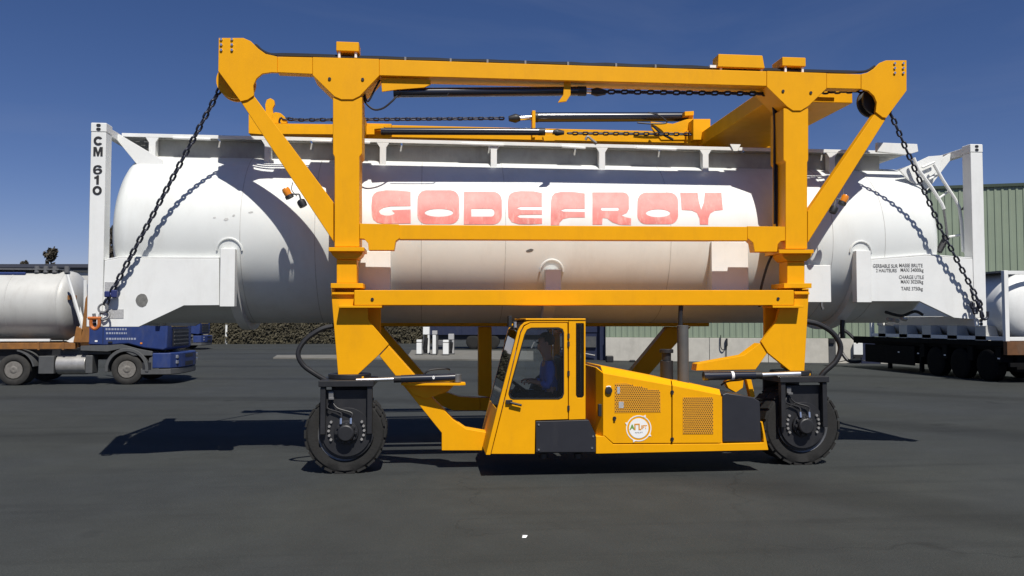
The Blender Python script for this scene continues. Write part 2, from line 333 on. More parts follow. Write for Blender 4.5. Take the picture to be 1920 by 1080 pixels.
# steering cylinder bracket on the left (horizontal plate with ribs)
b0, b1 = P(752, 718, -.1), P(868, 718, -.1)
MB().prismz([(b0.x, -.12), (b1.x - .05, -.22), (b1.x + .03, -.18), (b1.x + .03, -.02), (b1.x - .1, .12), (b0.x + .02, .12)], b0.z - .03, b0.z).build('steering_bracket', YEL, root, .004)
MB().pp([(758, 722), (852, 722), (840, 734), (800, 748), (775, 740)], -.02, .01).build('bracket_rib', YEL, root, .004)
q = P(857, 709, -.12); MB().cyl((q.x, q.y, q.z - .05), .055, 0, .1, 'z', 16).build('pivot_pin', STL, root, .004)
def rodcyl(name, a, b, rbody, c, d, rrod, glandr, caplen=.05, hose=None, parent=root):
    a, b, c, d = map(Vector, (a, b, c, d)); t = (b - a).normalized()
    m = MB(); m.tube([a, b], rbody, 16); m.tube([a - t * caplen, a + t * .02], rbody * 1.08, 16)
    o = m.build(name, CYL, parent)
    MB().tube([c, d], rrod, 12).build('piston_rod', CHR, o)
    MB().tube([b - t * .02, b + t * .09], glandr, 16).build('gland', BLK, o)
    return o
y = -.14
c1 = rodcyl('steering_cylinder', P(846, 708, y), P(752, 710.5, y), .05, P(752, 710.5, y), P(668, 713, y), .024, .045)
MB().tube(spline([P(795, 702, y), P(806, 694, y), P(835, 691, y + .05), P(843, 693, y + .1)]), .012).build('hydraulic_hose', HOSE, c1)
text_on_front('cylinder_sticker', '0', P(813, 708, -.192), .05, WLT, c1, bold=.004)
c2 = rodcyl('steering_cylinder', P(1326, 705, y), P(1415, 703.5, y), .055, P(1415, 703.5, y), P(1500, 701, y), .034, .05)
MB().tube([P(1370, 704.4, y) , P(1375, 704.3, y)], .057, 16).build('cylinder_band', WLT, c2)
MB().tube(spline([P(1352, 722, 0), P(1365, 715, -.05), P(1390, 712, -.08), P(1405, 706, -.1)]), .012).build('hydraulic_hose', HOSE, c2)

# ---- wheels in black yokes
def yoke(px, py, scale_px, hubpx):
    X0, Z0 = XZ(px, py, -.05); Hx, Hz = XZ(hubpx[0], hubpx[1], -.16)
    Rr = Z0 * 1.022
    w = MB()
    yk = None
    m = MB()
    m.prism([(Hx - .30, Hz + .52), (Hx - .30, Hz)] + arc(Hx, Hz, .335, 190, 350, 20) + [(Hx + .30, Hz), (Hx + .30, Hz + .52)], -.15, -.115)
    m.box(Hx - .315, Hx - .25, -.235, -.151, Hz - .02, Hz + .56); m.box(Hx + .25, Hx + .315, -.235, -.151, Hz - .02, Hz + .56)
    m.box(Hx - .335, Hx + .335, -.26, .52, Hz + .562, Hz + .64)
    m.prism([(Hx - .26, Hz + .56), (Hx - .26, Hz)] + arc(Hx, Hz, .26, 180, 360, 16) + [(Hx + .26, Hz + .56)], .44, .48)
    m.cyl((Hx, .16, Hz), .27, .642, .70, 'z', 28)
    yk = m.build('wheel_yoke', BLK, root, .008)
    MB().cyl((Hx, 0, Hz), .30, -.175, -.151, 'y', 40).build('hub_plate', BLK, yk, .004)
    h = MB(); h.lathe([(-.30, .085), (-.29, .10), (-.22, .11), (-.215, .145), (-.176, .15)], (Hx, 0, Hz), 'y', 24)
    for k in range(10):
        t = 2 * math.pi * k / 10; h.cyl((Hx + .115 * math.cos(t), 0, Hz + .115 * math.sin(t)), .02, -.25, -.216, 'y', 8)
    h.build('wheel_motor', BLK, yk, .003)
    bl = MB()
    for sgn in (-1, 1):
        for k in range(5):
            t = R(-30 + 15 * k); bl.cyl((Hx + sgn * .215 * math.cos(t), 0, Hz + .215 * math.sin(t) + .02), .017, -.20, -.176, 'y', 6)
    bl.build('wheel_bolts', SILV, yk, kind='stuff')
    for dx in (-.062, .058):
        MB().tube(spline([(Hx - .19, -.17, Hz + .40), (Hx - .17 + dx, -.20, Hz + .30), (Hx + dx * 1.1, -.22, Hz + .24), (Hx + dx, -.24, Hz + .17)]), .011).build('hydraulic_hose', HOSE, yk)
        MB().tube([(Hx + dx, -.24, Hz + .18), (Hx + dx, -.25, Hz + .11)], .016, 8).build('hose_fitting', CHR, yk)
    MB().box(Hx - .22, Hx - .16, -.2, -.152, Hz + .40, Hz + .50).box(Hx - .215, Hx - .15, -.23, -.2, Hz + .405, Hz + .43).build('valve_block', STL, yk, .003)
    # tyre with block tread
    wl = MB(); Rt = Rr
    prof = [(-.105, Rt * .60), (-.12, Rt * .72), (-.115, Rt * .90), (-.085, Rt * .955), (.385, Rt * .955), (.415, Rt * .90), (.42, Rt * .72), (.405, Rt * .60)]
    wl.lathe([(a_, min(r_, Rt) if r_ < Rt * .94 else Rt * .972) for a_, r_ in prof], (X0, 0, Z0), 'y', 56)
    for k in range(22):
        for side in (0, 1):
            t0 = 2 * math.pi * (k + .5 * side) / 22; dt = .105
            ya, yb = (-.112, .14) if side == 0 else (.16, .412)
            def pt(r, t, yy): return (X0 + r * math.cos(t), yy, Z0 + r * math.sin(t))
            sk = .06 if side == 0 else -.06
            vs = [wl.bm.verts.new(pt(r, t + (sk if yy == (yb if side == 0 else ya) else 0), yy)) for r in (Rt * .95, Rt) for t in (t0 - dt, t0 + dt) for yy in (ya, yb)]
            for f in ((0, 1, 3, 2), (4, 6, 7, 5), (0, 4, 5, 1), (2, 3, 7, 6), (0, 2, 6, 4), (1, 5, 7, 3)): wl.bm.faces.new([vs[i] for i in f])
    for v in wl.bm.verts:
        if v.co.z < .045: v.co.y += (v.co.y - .15) * .06
        v.co.z = max(v.co.z, .002 + .0005 * abs(v.co.x - X0))
    ty = wl.build('wheel', RUB, root, ang=30)
    MB().lathe([(-.112, Rt * .62), (-.121, Rt * .66), (-.114, Rt * .665), (-.06, Rt * .62)], (X0, 0, Z0), 'y', 40).build('rim', mat('rim_grey', (.16, .16, .16), .4, metal=.6, var=.3), ty)
    MB().cyl((X0, 0, Z0), Rt * .58, -.06, .38, 'y', 32).build('wheel_disc', BLK, ty)
    return X0, Z0
yoke(648, 812, 149, (650, 810))
yoke(1500, 797, 139, (1504, 797))

# ---- far side frame below the container: lower rail, post, V-braces, single rear wheel
YF = WID - .36
def fz(pts, name, y0=YF, y1=YF + .3): return MB().prism([XZ(a, b, y0) for a, b in pts], y0, y1).build(name, YEL, root, .008)
fz([(690, 598), (1330, 598), (1330, 612), (690, 612)], 'lower_rail')
fz([(897, 612.5), (922, 612.5), (922, 745), (897, 742)], 'lower_post', YF + .02, YF + .22)
fz([(697, 540), (716, 540), (716, 598), (697, 598)], 'lower_leg', YF + .02, YF + .28); fz([(1314, 540), (1332, 540), (1332, 598), (1314, 598)], 'lower_leg', YF + .02, YF + .28)
fz([(688, 612.5), (718, 612.5), (792, 698), (826, 732), (862, 744), (900, 746), (900, 770), (850, 770), (818, 757), (775, 716)], 'lower_brace', YF + .03, YF + .26)
fz([(1252, 612.5), (1296, 612.5), (1215, 705), (1190, 740), (1150, 740), (1180, 700)], 'lower_brace', YF + .03, YF + .26)
fz([(900, 746), (1190, 741), (1190, 768), (900, 770)], 'chassis_beam', YF + .04, YF + .25)
X0, _ = XZ(1050, 700, YF); Rt = .53
w2 = MB(); w2.lathe([(-.2, Rt * .6), (-.22, Rt * .75), (-.2, Rt * .95), (-.15, Rt), (.15, Rt), (.2, Rt * .95), (.22, Rt * .75), (.2, Rt * .6)], (X0, YF + .16, Rt), 'y', 40)
w2 = w2.build('wheel', RUB, root); MB().cyl((X0, YF + .16, Rt), Rt * .58, -.17, .17, 'y', 28).build('rim', STL, w2)

# ---- transverse beams joining the two sides at the top
zt = XZ(1500, 137, 0)[1]; zb = XZ(1500, 166, 0)[1]
xa, xb = XZ(1448, 150, .3)[0], XZ(1606, 150, .3)[0]
MB().box(xa, xb, .412, WID - .412, zb - .06, zt - .05).build('cross_beam', YEL, root, .01)
xa, xb = XZ(628, 150, .3)[0], XZ(655, 150, .3)[0]; z2 = XZ(640, 108, 0)[1]
MB().box(xa, xb, .425, WID - .425, z2 - .26, z2 - .02).build('cross_beam', YEL, root, .01)

# ---- boxes and hoses on top of the near beam
def topbox(x0, x1, y0, y1, ya, yb, taper=0):
    a = XZ(x0, y1, ya); b = XZ(x1, y0, ya)
    o = MB().prism([(a[0], a[1]), (b[0], a[1]), (b[0] - taper, b[1]), (a[0] + taper * .3, b[1])], ya, yb).build('cover_box', YEL, root, .008)
    return o
for args in ((630, 673, 79, 95, .02, .26, 0), (1467, 1511, 108, 123, .02, .35, 0), (1346, 1434, 104, 125, .0, .22, .03)):
    o = topbox(*args); x0, x1, y0, y1 = args[:4]
    for xx in (x0 + 6, x1 - 6):
        p = XZ(xx, y1, .05); MB().cyl((p[0], .06, p[1] - .09), .018, 0, .092, 'z', 8).build('standoff', WLT, o)
def beamtop(px): return 106.5 + (px - 520) * (139 - 106) / (1615 - 520)
for k, (dy, yy) in enumerate(((-2, .08), (-4.2, .14), (-2.5, .2))):
    pts = [P(478 + k, 84, yy), P(492, 95, yy), P(508, 103 + dy * .3, yy), P(530, 106 + dy, yy)]
    pts += [P(x, beamtop(x) + dy + random.uniform(-1.3, .6), yy) for x in range(560, 1610, 32)]
    if k < 2: pts += [P(1622, 134, yy), P(1640, 124, yy)]
    MB().tube(spline(pts, 3), .017, 7).build('hydraulic_hose', HOSE, root)
for x in (760, 845, 914, 985, 1065, 1155, 1229): 
    p = XZ(x, beamtop(x) - 5, .05); MB().box(p[0] - .012, p[0] + .012, .04, .24, p[1] - .03, p[1] + .012).build('hose_clip', STL, root)
p = XZ(1338, 124, .05); MB().box(p[0] - .05, p[0] + .07, .05, .12, p[1] - .02, p[1] + .015).build('hose_clip', WLT, root)
# loose hoses near the left gusset and down the right leg
for pts in ([P(712, 150, .1), P(704, 165, .1), P(690, 190, .1), P(683, 172, .12), P(685, 150, .2)],
            [P(683, 172, .16), P(684, 190, .12), P(700, 205, .1), P(718, 203, .1), P(735, 190, .1), P(748, 178, .12), P(770, 176, .14)]):
    MB().tube(spline(pts, 8), .013, 8).build('hydraulic_hose', HOSE, root)
for k in range(4):
    xx = 1452 + 4.2 * k
    pts = [P(1400 + 4 * k, 172, .4), P(1425 + 3 * k, 176, .36), P(xx - 6, 190, .3), P(xx, 225, .28), P(xx, 300, .26), P(xx + .5, 420, .26)]
    if k == 1: pts += [P(xx, 455, .28), P(1438, 500, .34), P(1426, 545, .4), P(1424, 575, .45)]
    MB().tube(spline(pts, 6), .018, 7).build('hydraulic_hose', HOSE, root)
# big hoses from the leg feet down to the wheels
MB().tube(spline([P(626, 611, .1), P(600, 618, .05), P(572, 638, .02), P(559, 662, 0), P(568, 684, 0), P(592, 702, .02), P(616, 716, .06), P(628, 726, .1)], 8), .031, 10).build('hydraulic_hose', HOSE, root)
MB().tube(spline([P(1508, 602, .1), P(1535, 608, .08), P(1562, 625, .06), P(1576, 650, .05), P(1568, 676, .05), P(1545, 698, .08), P(1532, 716, .1)], 8), .036, 10).build('hydraulic_hose', HOSE, root)

# ---- lift cylinders
def lift(a, b, rodto, r, y, collar=None):
    o = rodcyl('lift_cylinder', P(*a, y), P(*b, y), r, P(*b, y), P(*rodto, y), r * .5, r * 1.05)
    t = (P(*rodto, y) - P(*b, y)).normalized(); e = P(*rodto, y)
    MB().tube([e, e + t * .07, e + t * .09, e + t * .2], [r * .62, r * .95, r * .95, r * .55], 10).build('clevis', BLK, o)
    return o
L1 = lift((745, 174), (1086, 171), (1108, 172), .062, .15)
MB().pp([(714, 145), (806, 148), (808, 158), (796, 164), (745, 168), (716, 172)], .06, .085).build('cylinder_guard', YEL, root, .004)
MB().pp([(714, 145), (806, 148), (808, 158), (796, 164), (745, 168), (716, 172)], .22, .245).build('cylinder_guard', YEL, root, .004)
MB().pp([(1058, 152), (1070, 152), (1070, 178), (1062, 190), (1046, 192), (1056, 178)], .07, .10).build('cylinder_bracket', YEL, root, .004)
MB().tube([P(752, 180, .08), P(800, 180, .08), P(838, 179, .08), P(842, 174, .1)], .008, 6).build('hydraulic_hose', HOSE, L1)
YI = WID - .62
L2 = lift((1285, 219), (1006, 220), (975, 221.5), .085, WID - .15)
YJ = WID - .50
L3 = lift((720, 246), (1012, 247), (1036, 248), .062, YJ)
def fzz(pts, name, y0, y1, m=YEL): return MB().prism([XZ(a, b, y0) for a, b in pts], y0, y1).build(name, m, root, .004)
fzz([(1300, 223), (1332, 223), (1332, 262), (1300, 262)], 'cylinder_mount', YJ - .1, YJ + .2)
fzz([(1220, 228), (1262, 232), (1292, 222), (1292, 210), (1300, 210), (1300, 262), (1240, 262), (1222, 240)], 'cylinder_mount', YF + .02, YF + .06)
fzz([(1284, 209), (1301, 208), (1301, 216), (1284, 217)], 'cylinder_mount', YF - .02, YF + .3)
fzz([(998, 207), (1004, 207), (1004, 258), (998, 258)], 'cylinder_bracket', YF - .02, YF + .12)
fzz([(684, 236), (720, 235), (720, 240), (702, 242), (702, 252), (684, 252)], 'cylinder_mount', YJ - .06, YJ + .06)
fzz([(1018, 255), (1040, 252), (1040, 264), (1020, 264)], 'cylinder_mount', YJ - .06, YJ + .06)
MB().tube(spline([P(1215, 211, YF - .1), P(1235, 216, YF - .1), P(1250, 230, YF - .1), P(1222, 232, YF - .1), P(1195, 230, YF - .1)]), .014, 7).build('hydraulic_hose', HOSE, root)
MB().tube(spline([P(1225, 236, YF - .12), P(1240, 250, YF - .12), P(1262, 262, YF - .12)]), .022, 7).build('hydraulic_hose', HOSE, root)

fzz([(466, 214), (491, 232), (491, 252), (466, 250)], 'beam_end', YF, YF + .3)
fzz([(491.5, 231), (640, 233), (640, 252), (491.5, 251)], 'top_beam', YF + .01, YF + .3)
fzz([(497, 196), (500, 187), (507, 184), (514, 188), (515, 196), (511, 203), (514, 232), (500, 232)], 'sheave_bracket', YF + .1, YF + .16)
fzz([(510, 214), (516, 210), (526, 212), (533, 218), (538, 226), (537, 231), (510, 231)], 'chain_guide', YF + .08, YF + .2)
# ---- sheaves and their bolts
for (px, py, r) in ((441, 152, .23), (1644, 188, .21)):
    x, z = XZ(px, py, .15)
    MB().lathe([(.13, r), (.17, r), (.185, r - .05), (.255, r - .05), (.27, r), (.31, r)], (x, 0, z), 'y', 32).build('sheave', YEL if px < 900 else BLK, root)
    MB().lathe([(WID - .31, r), (WID - .27, r), (WID - .255, r - .05), (WID - .185, r - .05), (WID - .17, r), (WID - .13, r)], (x, 0, z), 'y', 32).build('sheave', YEL, root) if px > 900 else None
bl = MB()
for (xs, ys) in (((415, 435), (74, 84, 94)), ((1677, 1693), (119, 128, 137))):
    for x in xs:
        for yy in ys: p = XZ(x, yy, -.012); bl.cyl((p[0], 0, p[1]), .017, -.03, -.0125, 'y', 6)
bl.build('sheave_bolts', CHR, root, kind='stuff')
bl = MB()
for (x, yy) in ((618, 148), (680, 149), (1468, 171), (1520, 174), (698, 561), (1459, 560)): p = XZ(x, yy, -.135 if yy > 500 else -.012); y0 = -.13 if yy > 500 else -.012; bl.cyl((p[0], 0, p[1]), .02, y0 - .012, y0 - .0005, 'y', 10)
bl.build('pin_heads', BLK, root, kind='stuff')

# ---- beacons and work lamps on the braces
def lamps(bx, by, ax, ay, lx, ly, sgn):
    y0 = .05; p = P(ax, ay, y0); q = P(bx, by, y0); l_ = P(lx, ly, y0)
    br = MB(); br.tube([q, P((bx + ax) / 2, (by + ay) / 2 + 2, y0), p], .010, 6); br.tube([q, l_], .012, 6); br.tube(spline([P(bx - sgn * 12, by - 22, y0), P(bx - sgn * 14, by - 8, y0), P(bx - sgn * 4, by + 4, y0)]), .006, 6)
    o = br.build('lamp_bracket', STL, root)
    rot = Matrix.Rotation(sgn * R(-28), 4, 'Y')
    m = MB(); m.lathe([(-.055, .02), (-.05, .046), (.02, .052), (.05, .044), (.056, .01)], (0, 0, 0), 'z', 16); bmesh.ops.transform(m.bm, matrix=Matrix.Translation(p) @ rot, verts=m.bm.verts); m.build('beacon', AMB, o)
    m = MB(); m.cyl((0, 0, 0), .054, -.085, -.05, 'z', 16); bmesh.ops.transform(m.bm, matrix=Matrix.Translation(p) @ rot, verts=m.bm.verts); m.build('beacon_base', BLK, o)
    m = MB(); m.lathe([(-.045, .03), (-.05, .05), (.0, .056), (.035, .052), (.05, .03)], (0, 0, 0), 'z', 14); bmesh.ops.transform(m.bm, matrix=Matrix.Translation(l_) @ rot, verts=m.bm.verts); m.build('work_lamp', BLK, o, .003)
lamps(561, 364, 538, 360, 566, 381, 1)
lamps(1567, 372, 1583, 373, 1563, 393, -1)

# ---- cab
CF, CB = -.62, .62
def C(pts): return [XZ(a, b, CF) for a, b in pts]
cab_out = [(911, 853), (932, 768), (971, 620), (976, 611), (984, 604), (996, 600), (1098, 601), (1098, 748), (1098, 786), (1004, 789), (1003, 852)]
cabo = MB(); cabo.box(XZ(985, 600, CF)[0], XZ(1098, 600, CF)[0], CF - .012, CB + .012, XZ(1000, 600.4, CF)[1], XZ(1000, 597, CF)[1])
cab = cabo.build('cab', YEL, root, .006)
# side shell: front pillar strip, rear pillar with quarter window
win = [(953, 738), (957, 722), (983, 628), (988, 618), (996, 614.5), (1047, 614), (1055, 617), (1057.5, 624), (1057.5, 738), (1055, 745), (1048, 748.5), (962, 748.5), (956, 746)]
door = [(921, 851), (942, 768), (977, 624), (983, 612), (994, 606), (1064, 606), (1065, 786), (1003.5, 788), (1002.5, 851)]
for yy, yl in ((CF, CF + .04), (CB - .04, CB)):
    s = MB(); s.prism(C([(911, 853), (932, 768), (971, 620), (976, 611), (984, 604), (996, 600.5), (1066, 600.5), (1066, 604.5), (994, 604.5), (982, 610), (975.5, 622), (940.5, 768), (919.5, 853)]), yy, yl)
    s.holed(C([(1066.5, 600.5), (1098, 601), (1098, 786), (1066.5, 787)]), [C([(1080, 606), (1094, 606), (1095, 609), (1095, 742), (1092, 746), (1083, 746), (1080, 742)])], yy, yl)
    s.build('cab_side', YEL, cab, .004)
    MB().prism(C([(1080.5, 606.5), (1094.5, 606.5), (1094.5, 745), (1080.5, 745)]), yy + .015, yy + .022).build('window', GLS, cab)
    d = MB().holed(C(door), [C(win)], yy - (.006 if yy < 0 else 0), yl).build('door', YEL, cab, .004)
    cx = sum(a for a, b in win) / len(win); cy = sum(b for a, b in win) / len(win)
    win2 = [(cx + (a - cx) * .955, cy + (b - cy) * .965) for a, b in win]
    MB().holed(C([(cx + (a - cx) * .995, cy + (b - cy) * .996) for a, b in win]), [C(win2)], yy - .012 if yy < 0 else yy + .02, yl).build('window_seal', HOSE, cab)
    MB().prism(C(win2), yy + .012, yy + .018).build('window', GLS, cab)
h = MB(); a = XZ(951, 755, CF); h.box(a[0] - .02, a[0] + .06, CF - .035, CF - .007, a[1] - .015, a[1] + .035); h.tube([(a[0] + .03, CF - .045, a[1] + .005), (a[0] + .17, CF - .045, a[1] - .03)], .016, 8); h.build('door_handle', BLK, cab, .004)
hn = MB()
for yy in (630, 645, 765, 700): p = XZ(1065.5, yy, CF); hn.box(p[0] - .012, p[0] + .014, CF - .02, CF - .0065, p[1] - .03, p[1] + .03)
hn.build('door_hinges', BLK, cab, kind='stuff')
# windscreen (slopes forward/left), lower front panel, rear wall, floor, roof liner
p0, p1 = XZ(932, 768, CF), XZ(971, 620, CF); pb = XZ(911, 853, CF)
m = MB()
m.prism([(p0[0] + .005, p0[1]), (p1[0] + .005, p1[1]), (p1[0] + .015, p1[1]), (p0[0] + .015, p0[1])], CF + .1, CB - .1); m.build('windscreen', GLS, cab)
for ya, yb in ((CF + .041, CF + .1), (CB - .1, CB - .041)): MB().prism([(p0[0], p0[1]), (p1[0], p1[1]), (p1[0] + .04, p1[1]), (p0[0] + .04, p0[1])], ya, yb).build('windscreen_pillar', BLK, cab)
MB().prism([pb, (p0[0], p0[1] - .002), (p0[0] + .04, p0[1] - .002), (pb[0] + .04, pb[1])], CF + .041, CB - .041).build('front_panel', YEL, cab, .004)
MB().prism([(p1[0] + .002, p1[1] + .002), (XZ(990, 601, CF)[0], XZ(990, 601, CF)[1]), (XZ(990, 601, CF)[0], XZ(990, 606, CF)[1]), (p1[0] + .03, p1[1] + .002)], CF + .041, CB - .041).build('visor', BLK, cab)
xr = XZ(1098, 700, CF)[0]; zr0 = XZ(1098, 748, CF)[1]; zr1 = XZ(1098, 602, CF)[1]; zlow = XZ(1050, 852, CF)[1]
MB().box(xr - .035, xr, CF + .041, CB - .041, zlow + .4, zr0).build('rear_panel', YEL, cab)
for ya_ in (CF + .041, CB - .12): MB().box(xr - .03, xr - .002, ya_, ya_ + .079, zr0, zr1).build('rear_pillar', BLK, cab)
MB().box(xr - .02, xr - .012, CF + .12, CB - .12, zr0, zr1).build('window', GLS, cab)
MB().box(pb[0] + .05, xr - .04, CF + .045, CB - .045, zlow + .01, zlow + .12).build('cab_floor', BLK, cab)
x985 = XZ(990, 603, CF)[0]
MB().box(x985, xr - .035, CF + .045, CB - .045, zr1 - .03, zr1 - .006).build('roof_liner', DGR, cab)
# seat, steering column and wheel, console
sx = XZ(1040, 760, CF)[0]; sy = -.25
zs = zlow + .56
m = MB(); m.box(sx - .36, sx + .12, sy - .25, sy + .25, zs - .12, zs); m.box(sx + .08, sx + .2, sy - .24, sy + .24, zs - .02, zs + .62); m.box(sx - .2, sx + .08, sy - .18, sy + .18, zlow + .12, zs - .13); m.build('seat', DGR, cab, .03)
wc = Vector((sx - .40, sy, zs + .24)); m = MB(); m.lathe([(0.018 * math.sin(t), .18 + .018 * math.cos(t)) for t in [2 * math.pi * k / 8 for k in range(8)]], (0, 0, 0), 'z', 28, True)
m.tube([(-.18, 0, 0), (.18, 0, 0)], .014, 6); m.tube([(0, -.18, 0), (0, .18, 0)], .014, 6); m.tube([(0, 0, 0), (0, 0, -.42)], .035, 8)
bmesh.ops.transform(m.bm, matrix=Matrix.Translation(wc) @ Matrix.Rotation(R(-35), 4, 'Y').inverted(), verts=m.bm.verts); m.build('steering_wheel', BLK, cab)
MB().box(XZ(939, 0, CF)[0], XZ(958, 0, CF)[0], CF + .12, CB - .12, zlow + .12, XZ(940, 752, CF)[1]).build('dashboard', DGR, cab, .02)
# amber interior lamp and mirror
p = P(1047, 622, CF + .2); MB().box(p.x - .06, p.x + .06, p.y, p.y + .08, p.z - .02, p.z + .03).build('interior_lamp', AMB, cab, .008)
m = MB(); m.tube([P(972, 622, CF + .1), P(965, 612, CF + .05), P(962, 603, CF + .05)], .012, 6); p = P(958, 606, CF + .05); m.box(p.x - .03, p.x + .01, p.y - .02, p.y + .16, p.z - .05, p.z + .09); m.build('mirror', BLK, cab, .004)
p = P(966, 611, CF + .02); MB().cyl(p, .02, -.02, .05, 'z', 10).build('front_lamp', CHR, cab)

# ---- battery box and chassis
MB().pp([(1004.5, 790), (1104, 787.5), (1117, 815), (1117, 848), (1005, 848)], CF - .02, CF + .35).build('battery_box', DGR, root, .006)
m = MB()
for (x, yy) in ((1010, 796), (1010, 843), (1110, 840), (1112, 818)): p = XZ(x, yy, CF - .02); m.cyl((p[0], 0, p[1]), .012, CF - .03, CF - .0205, 'y', 8)
m.build('box_screws', CHR, root, kind='stuff')
MB().pp([(1117.5, 818), (1134, 818), (1150, 833), (1352, 832), (1432, 830), (1431, 815), (1427, 792), (1430, 790), (1441, 844), (1117.5, 851)], CF, CF + .3).build('chassis_beam', YEL, root, .006)
zc0, zc1 = XZ(1117, 851, CF)[1], XZ(1117, 830, CF)[1]
MB().box(XZ(915, 845, 0)[0], XZ(1428, 845, .1)[0], .0, .62, zc0 + .03, zc1 + .04).build('chassis_beam', YEL, root, .006)
MB().box(XZ(1117, 845, CF)[0] + .02, XZ(1425, 845, CF)[0], CF + .31, -.01, zc0 + .02, zc0 + .08).build('belly_plate', BLK, root)
MB().box(XZ(1000, 845, CF)[0], XZ(1116, 845, CF)[0], CF + .36, -.01, zc0 + .04, zc0 + .3).build('hydraulic_tank', BLK, root, .01)
for x in (1020, 1085): p = XZ(x, 851, CF + .1); MB().cyl((p[0], CF + .15, p[1] - .06), .05, 0, .06, 'z', 12).build('drain_pipe', BLK, root)
# ---- engine cover
EB = .55
eng = MB()
top0, top1, ch = (1131, 700), (1350, 741), None
fr = C([(1131, 818), (1134, 817), (1150, 831.3), (1259, 830.8), (1259, 723), (1131, 700)])
eng.prism(fr, CF, CF + .03)
eng.prism(C([(1261, 723.4), (1352, 741), (1352, 830.4), (1261, 830.8)]), CF, CF + .03)
eo = eng.build('engine_cover', YEL, root, .004)
# chamfered upper edge, top, left corner, right end: sheet skin of the housing
def q3(name, a, b, c, d, m=YEL, th=.02):
    mm = MB(); vs = [Vector(v) for v in (a, b, c, d)]; n = (vs[1] - vs[0]).cross(vs[2] - vs[0]).normalized() * th
    A = [mm.bm.verts.new(v) for v in vs]; B = [mm.bm.verts.new(v - n) for v in vs]
    mm.bm.faces.new(A); mm.bm.faces.new(B[::-1])
    for i in range(4): mm.bm.faces.new((A[i], B[i], B[(i + 1) % 4], A[(i + 1) % 4]))
    return mm.build(name, m, eo, .003)
A0, A1 = P(1131, 700, CF), P(1352, 741, CF); B0, B1 = P(1126, 686, CF + .14), P(1349, 730, CF + .14)
Am = P(1260, 723, CF); Bm = B0.lerp(B1, .59)
q3('hood_edge', A0, Am + Vector((-.006, 0, 0)), Bm + Vector((-.006, 0, 0)), B0); q3('hood_edge', Am + Vector((.006, 0, 0)), A1, B1, Bm + Vector((.006, 0, 0)))
q3('hood_top', B0, B1, (B1.x, EB, B1.z), (B0.x, EB, B0.z))
L0, L1_ = P(1131, 818, CF), P(1117.5, 817, CF + .16)
q3('corner_panel', (L1_.x, L1_.y, L0.z), L0, A0, (L1_.x, L1_.y, B0.z - .02))
q3('hood_side', (L1_.x, EB, L0.z), (L1_.x, L1_.y + .002, L0.z), (L1_.x, L1_.y + .002, B0.z - .02), (L1_.x, EB, B0.z - .02))
zl = XZ(1352, 831, CF)[1]
MB().box(B1.x - .03, B1.x, CF + .035, EB, zl, A1.z - .02).build('hood_side', YEL, eo)
MB().box(L1_.x + .03, B1.x - .04, EB - .03, EB, zl, A1.z).build('hood_side', YEL, eo)
# grilles: perforated sheet in recess
def grille(pts):
    xs = [XZ(a, b, CF) for a, b in pts]; m = MB(); m.prism(xs, CF - .004, CF - .0008); g_ = m.build('grille', GRL, eo)
    x0, x1 = min(p[0] for p in xs), max(p[0] for p in xs); z0, z1 = min(p[1] for p in xs), max(p[1] for p in xs)
    def inside(x, z):
        c = False; n = len(xs)
        for i in range(n):
            (xa, za), (xb, zb) = xs[i], xs[(i + 1) % n]
            if (za > z) != (zb > z) and x < (xb - xa) * (z - za) / (zb - za) + xa: c = not c
        return c
    h = MB(); st = .026; r = .0082; j = 0; z = z0 + st * .6
    while z < z1 - st * .4:
        x = x0 + st * (.6 + .5 * (j % 2))
        while x < x1 - st * .4:
            if inside(x, z):
                h.bm.faces.new([h.bm.verts.new((x + r * math.cos(t), CF - .0045, z + r * math.sin(t))) for t in [math.pi * k / 3 for k in range(6)]])
            x += st
        z += st * .87; j += 1
    h.build('perforations', BLK, eo, smooth=False, kind='stuff')
    return g_
grille([(1152.5, 719), (1174, 718), (1190, 724), (1208, 726), (1214, 730), (1232, 731), (1238, 735), (1239, 773), (1152, 774)])
grille([(1280, 745), (1337, 745), (1337, 814), (1280, 814)])
for pts in ([(1157, 725), (1162, 725), (1162, 738), (1157, 738)], [(1160, 753), (1169, 753), (1169, 765), (1160, 765)]):
    MB().prism(C(pts), CF - .008, CF - .005).build('sticker', LTB, eo)
p = XZ(1141, 732, CF); m = MB(); m.lathe([(CF - .03, .03), (CF - .028, .042), (CF - .001, .046)], (p[0], 0, p[1]), 'y', 20); m.build('fuel_cap', BLK, eo)
MB().tube(arc(0, 0, 1, 0, 1, 1) and [(p[0] + .05 * math.cos(R(a)), CF - .008, p[1] + .05 * math.sin(R(a))) for a in range(60, 125, 8)], .007, 6).build('cap_ring', WLT, eo)
a, b = P(1124.5, 769, CF + .06), None
MB().box(a.x - .022, a.x + .026, a.y - .025, a.y + .02, a.z - .075, a.z + .075).build('latch_recess', BLK, eo, .006)
for (x, yy) in ((1152, 784), (1260, 735), (1260, 823)):
    p = XZ(x, yy, CF); m = MB(); m.cyl((p[0], 0, p[1]), .022, CF - .012, CF - .001, 'y', 14); m.box(p[0] - .012, p[0] + .012, CF - .022, CF - .0125, p[1] - .03, p[1] + .02); m.build('cover_latch', BLK, eo)
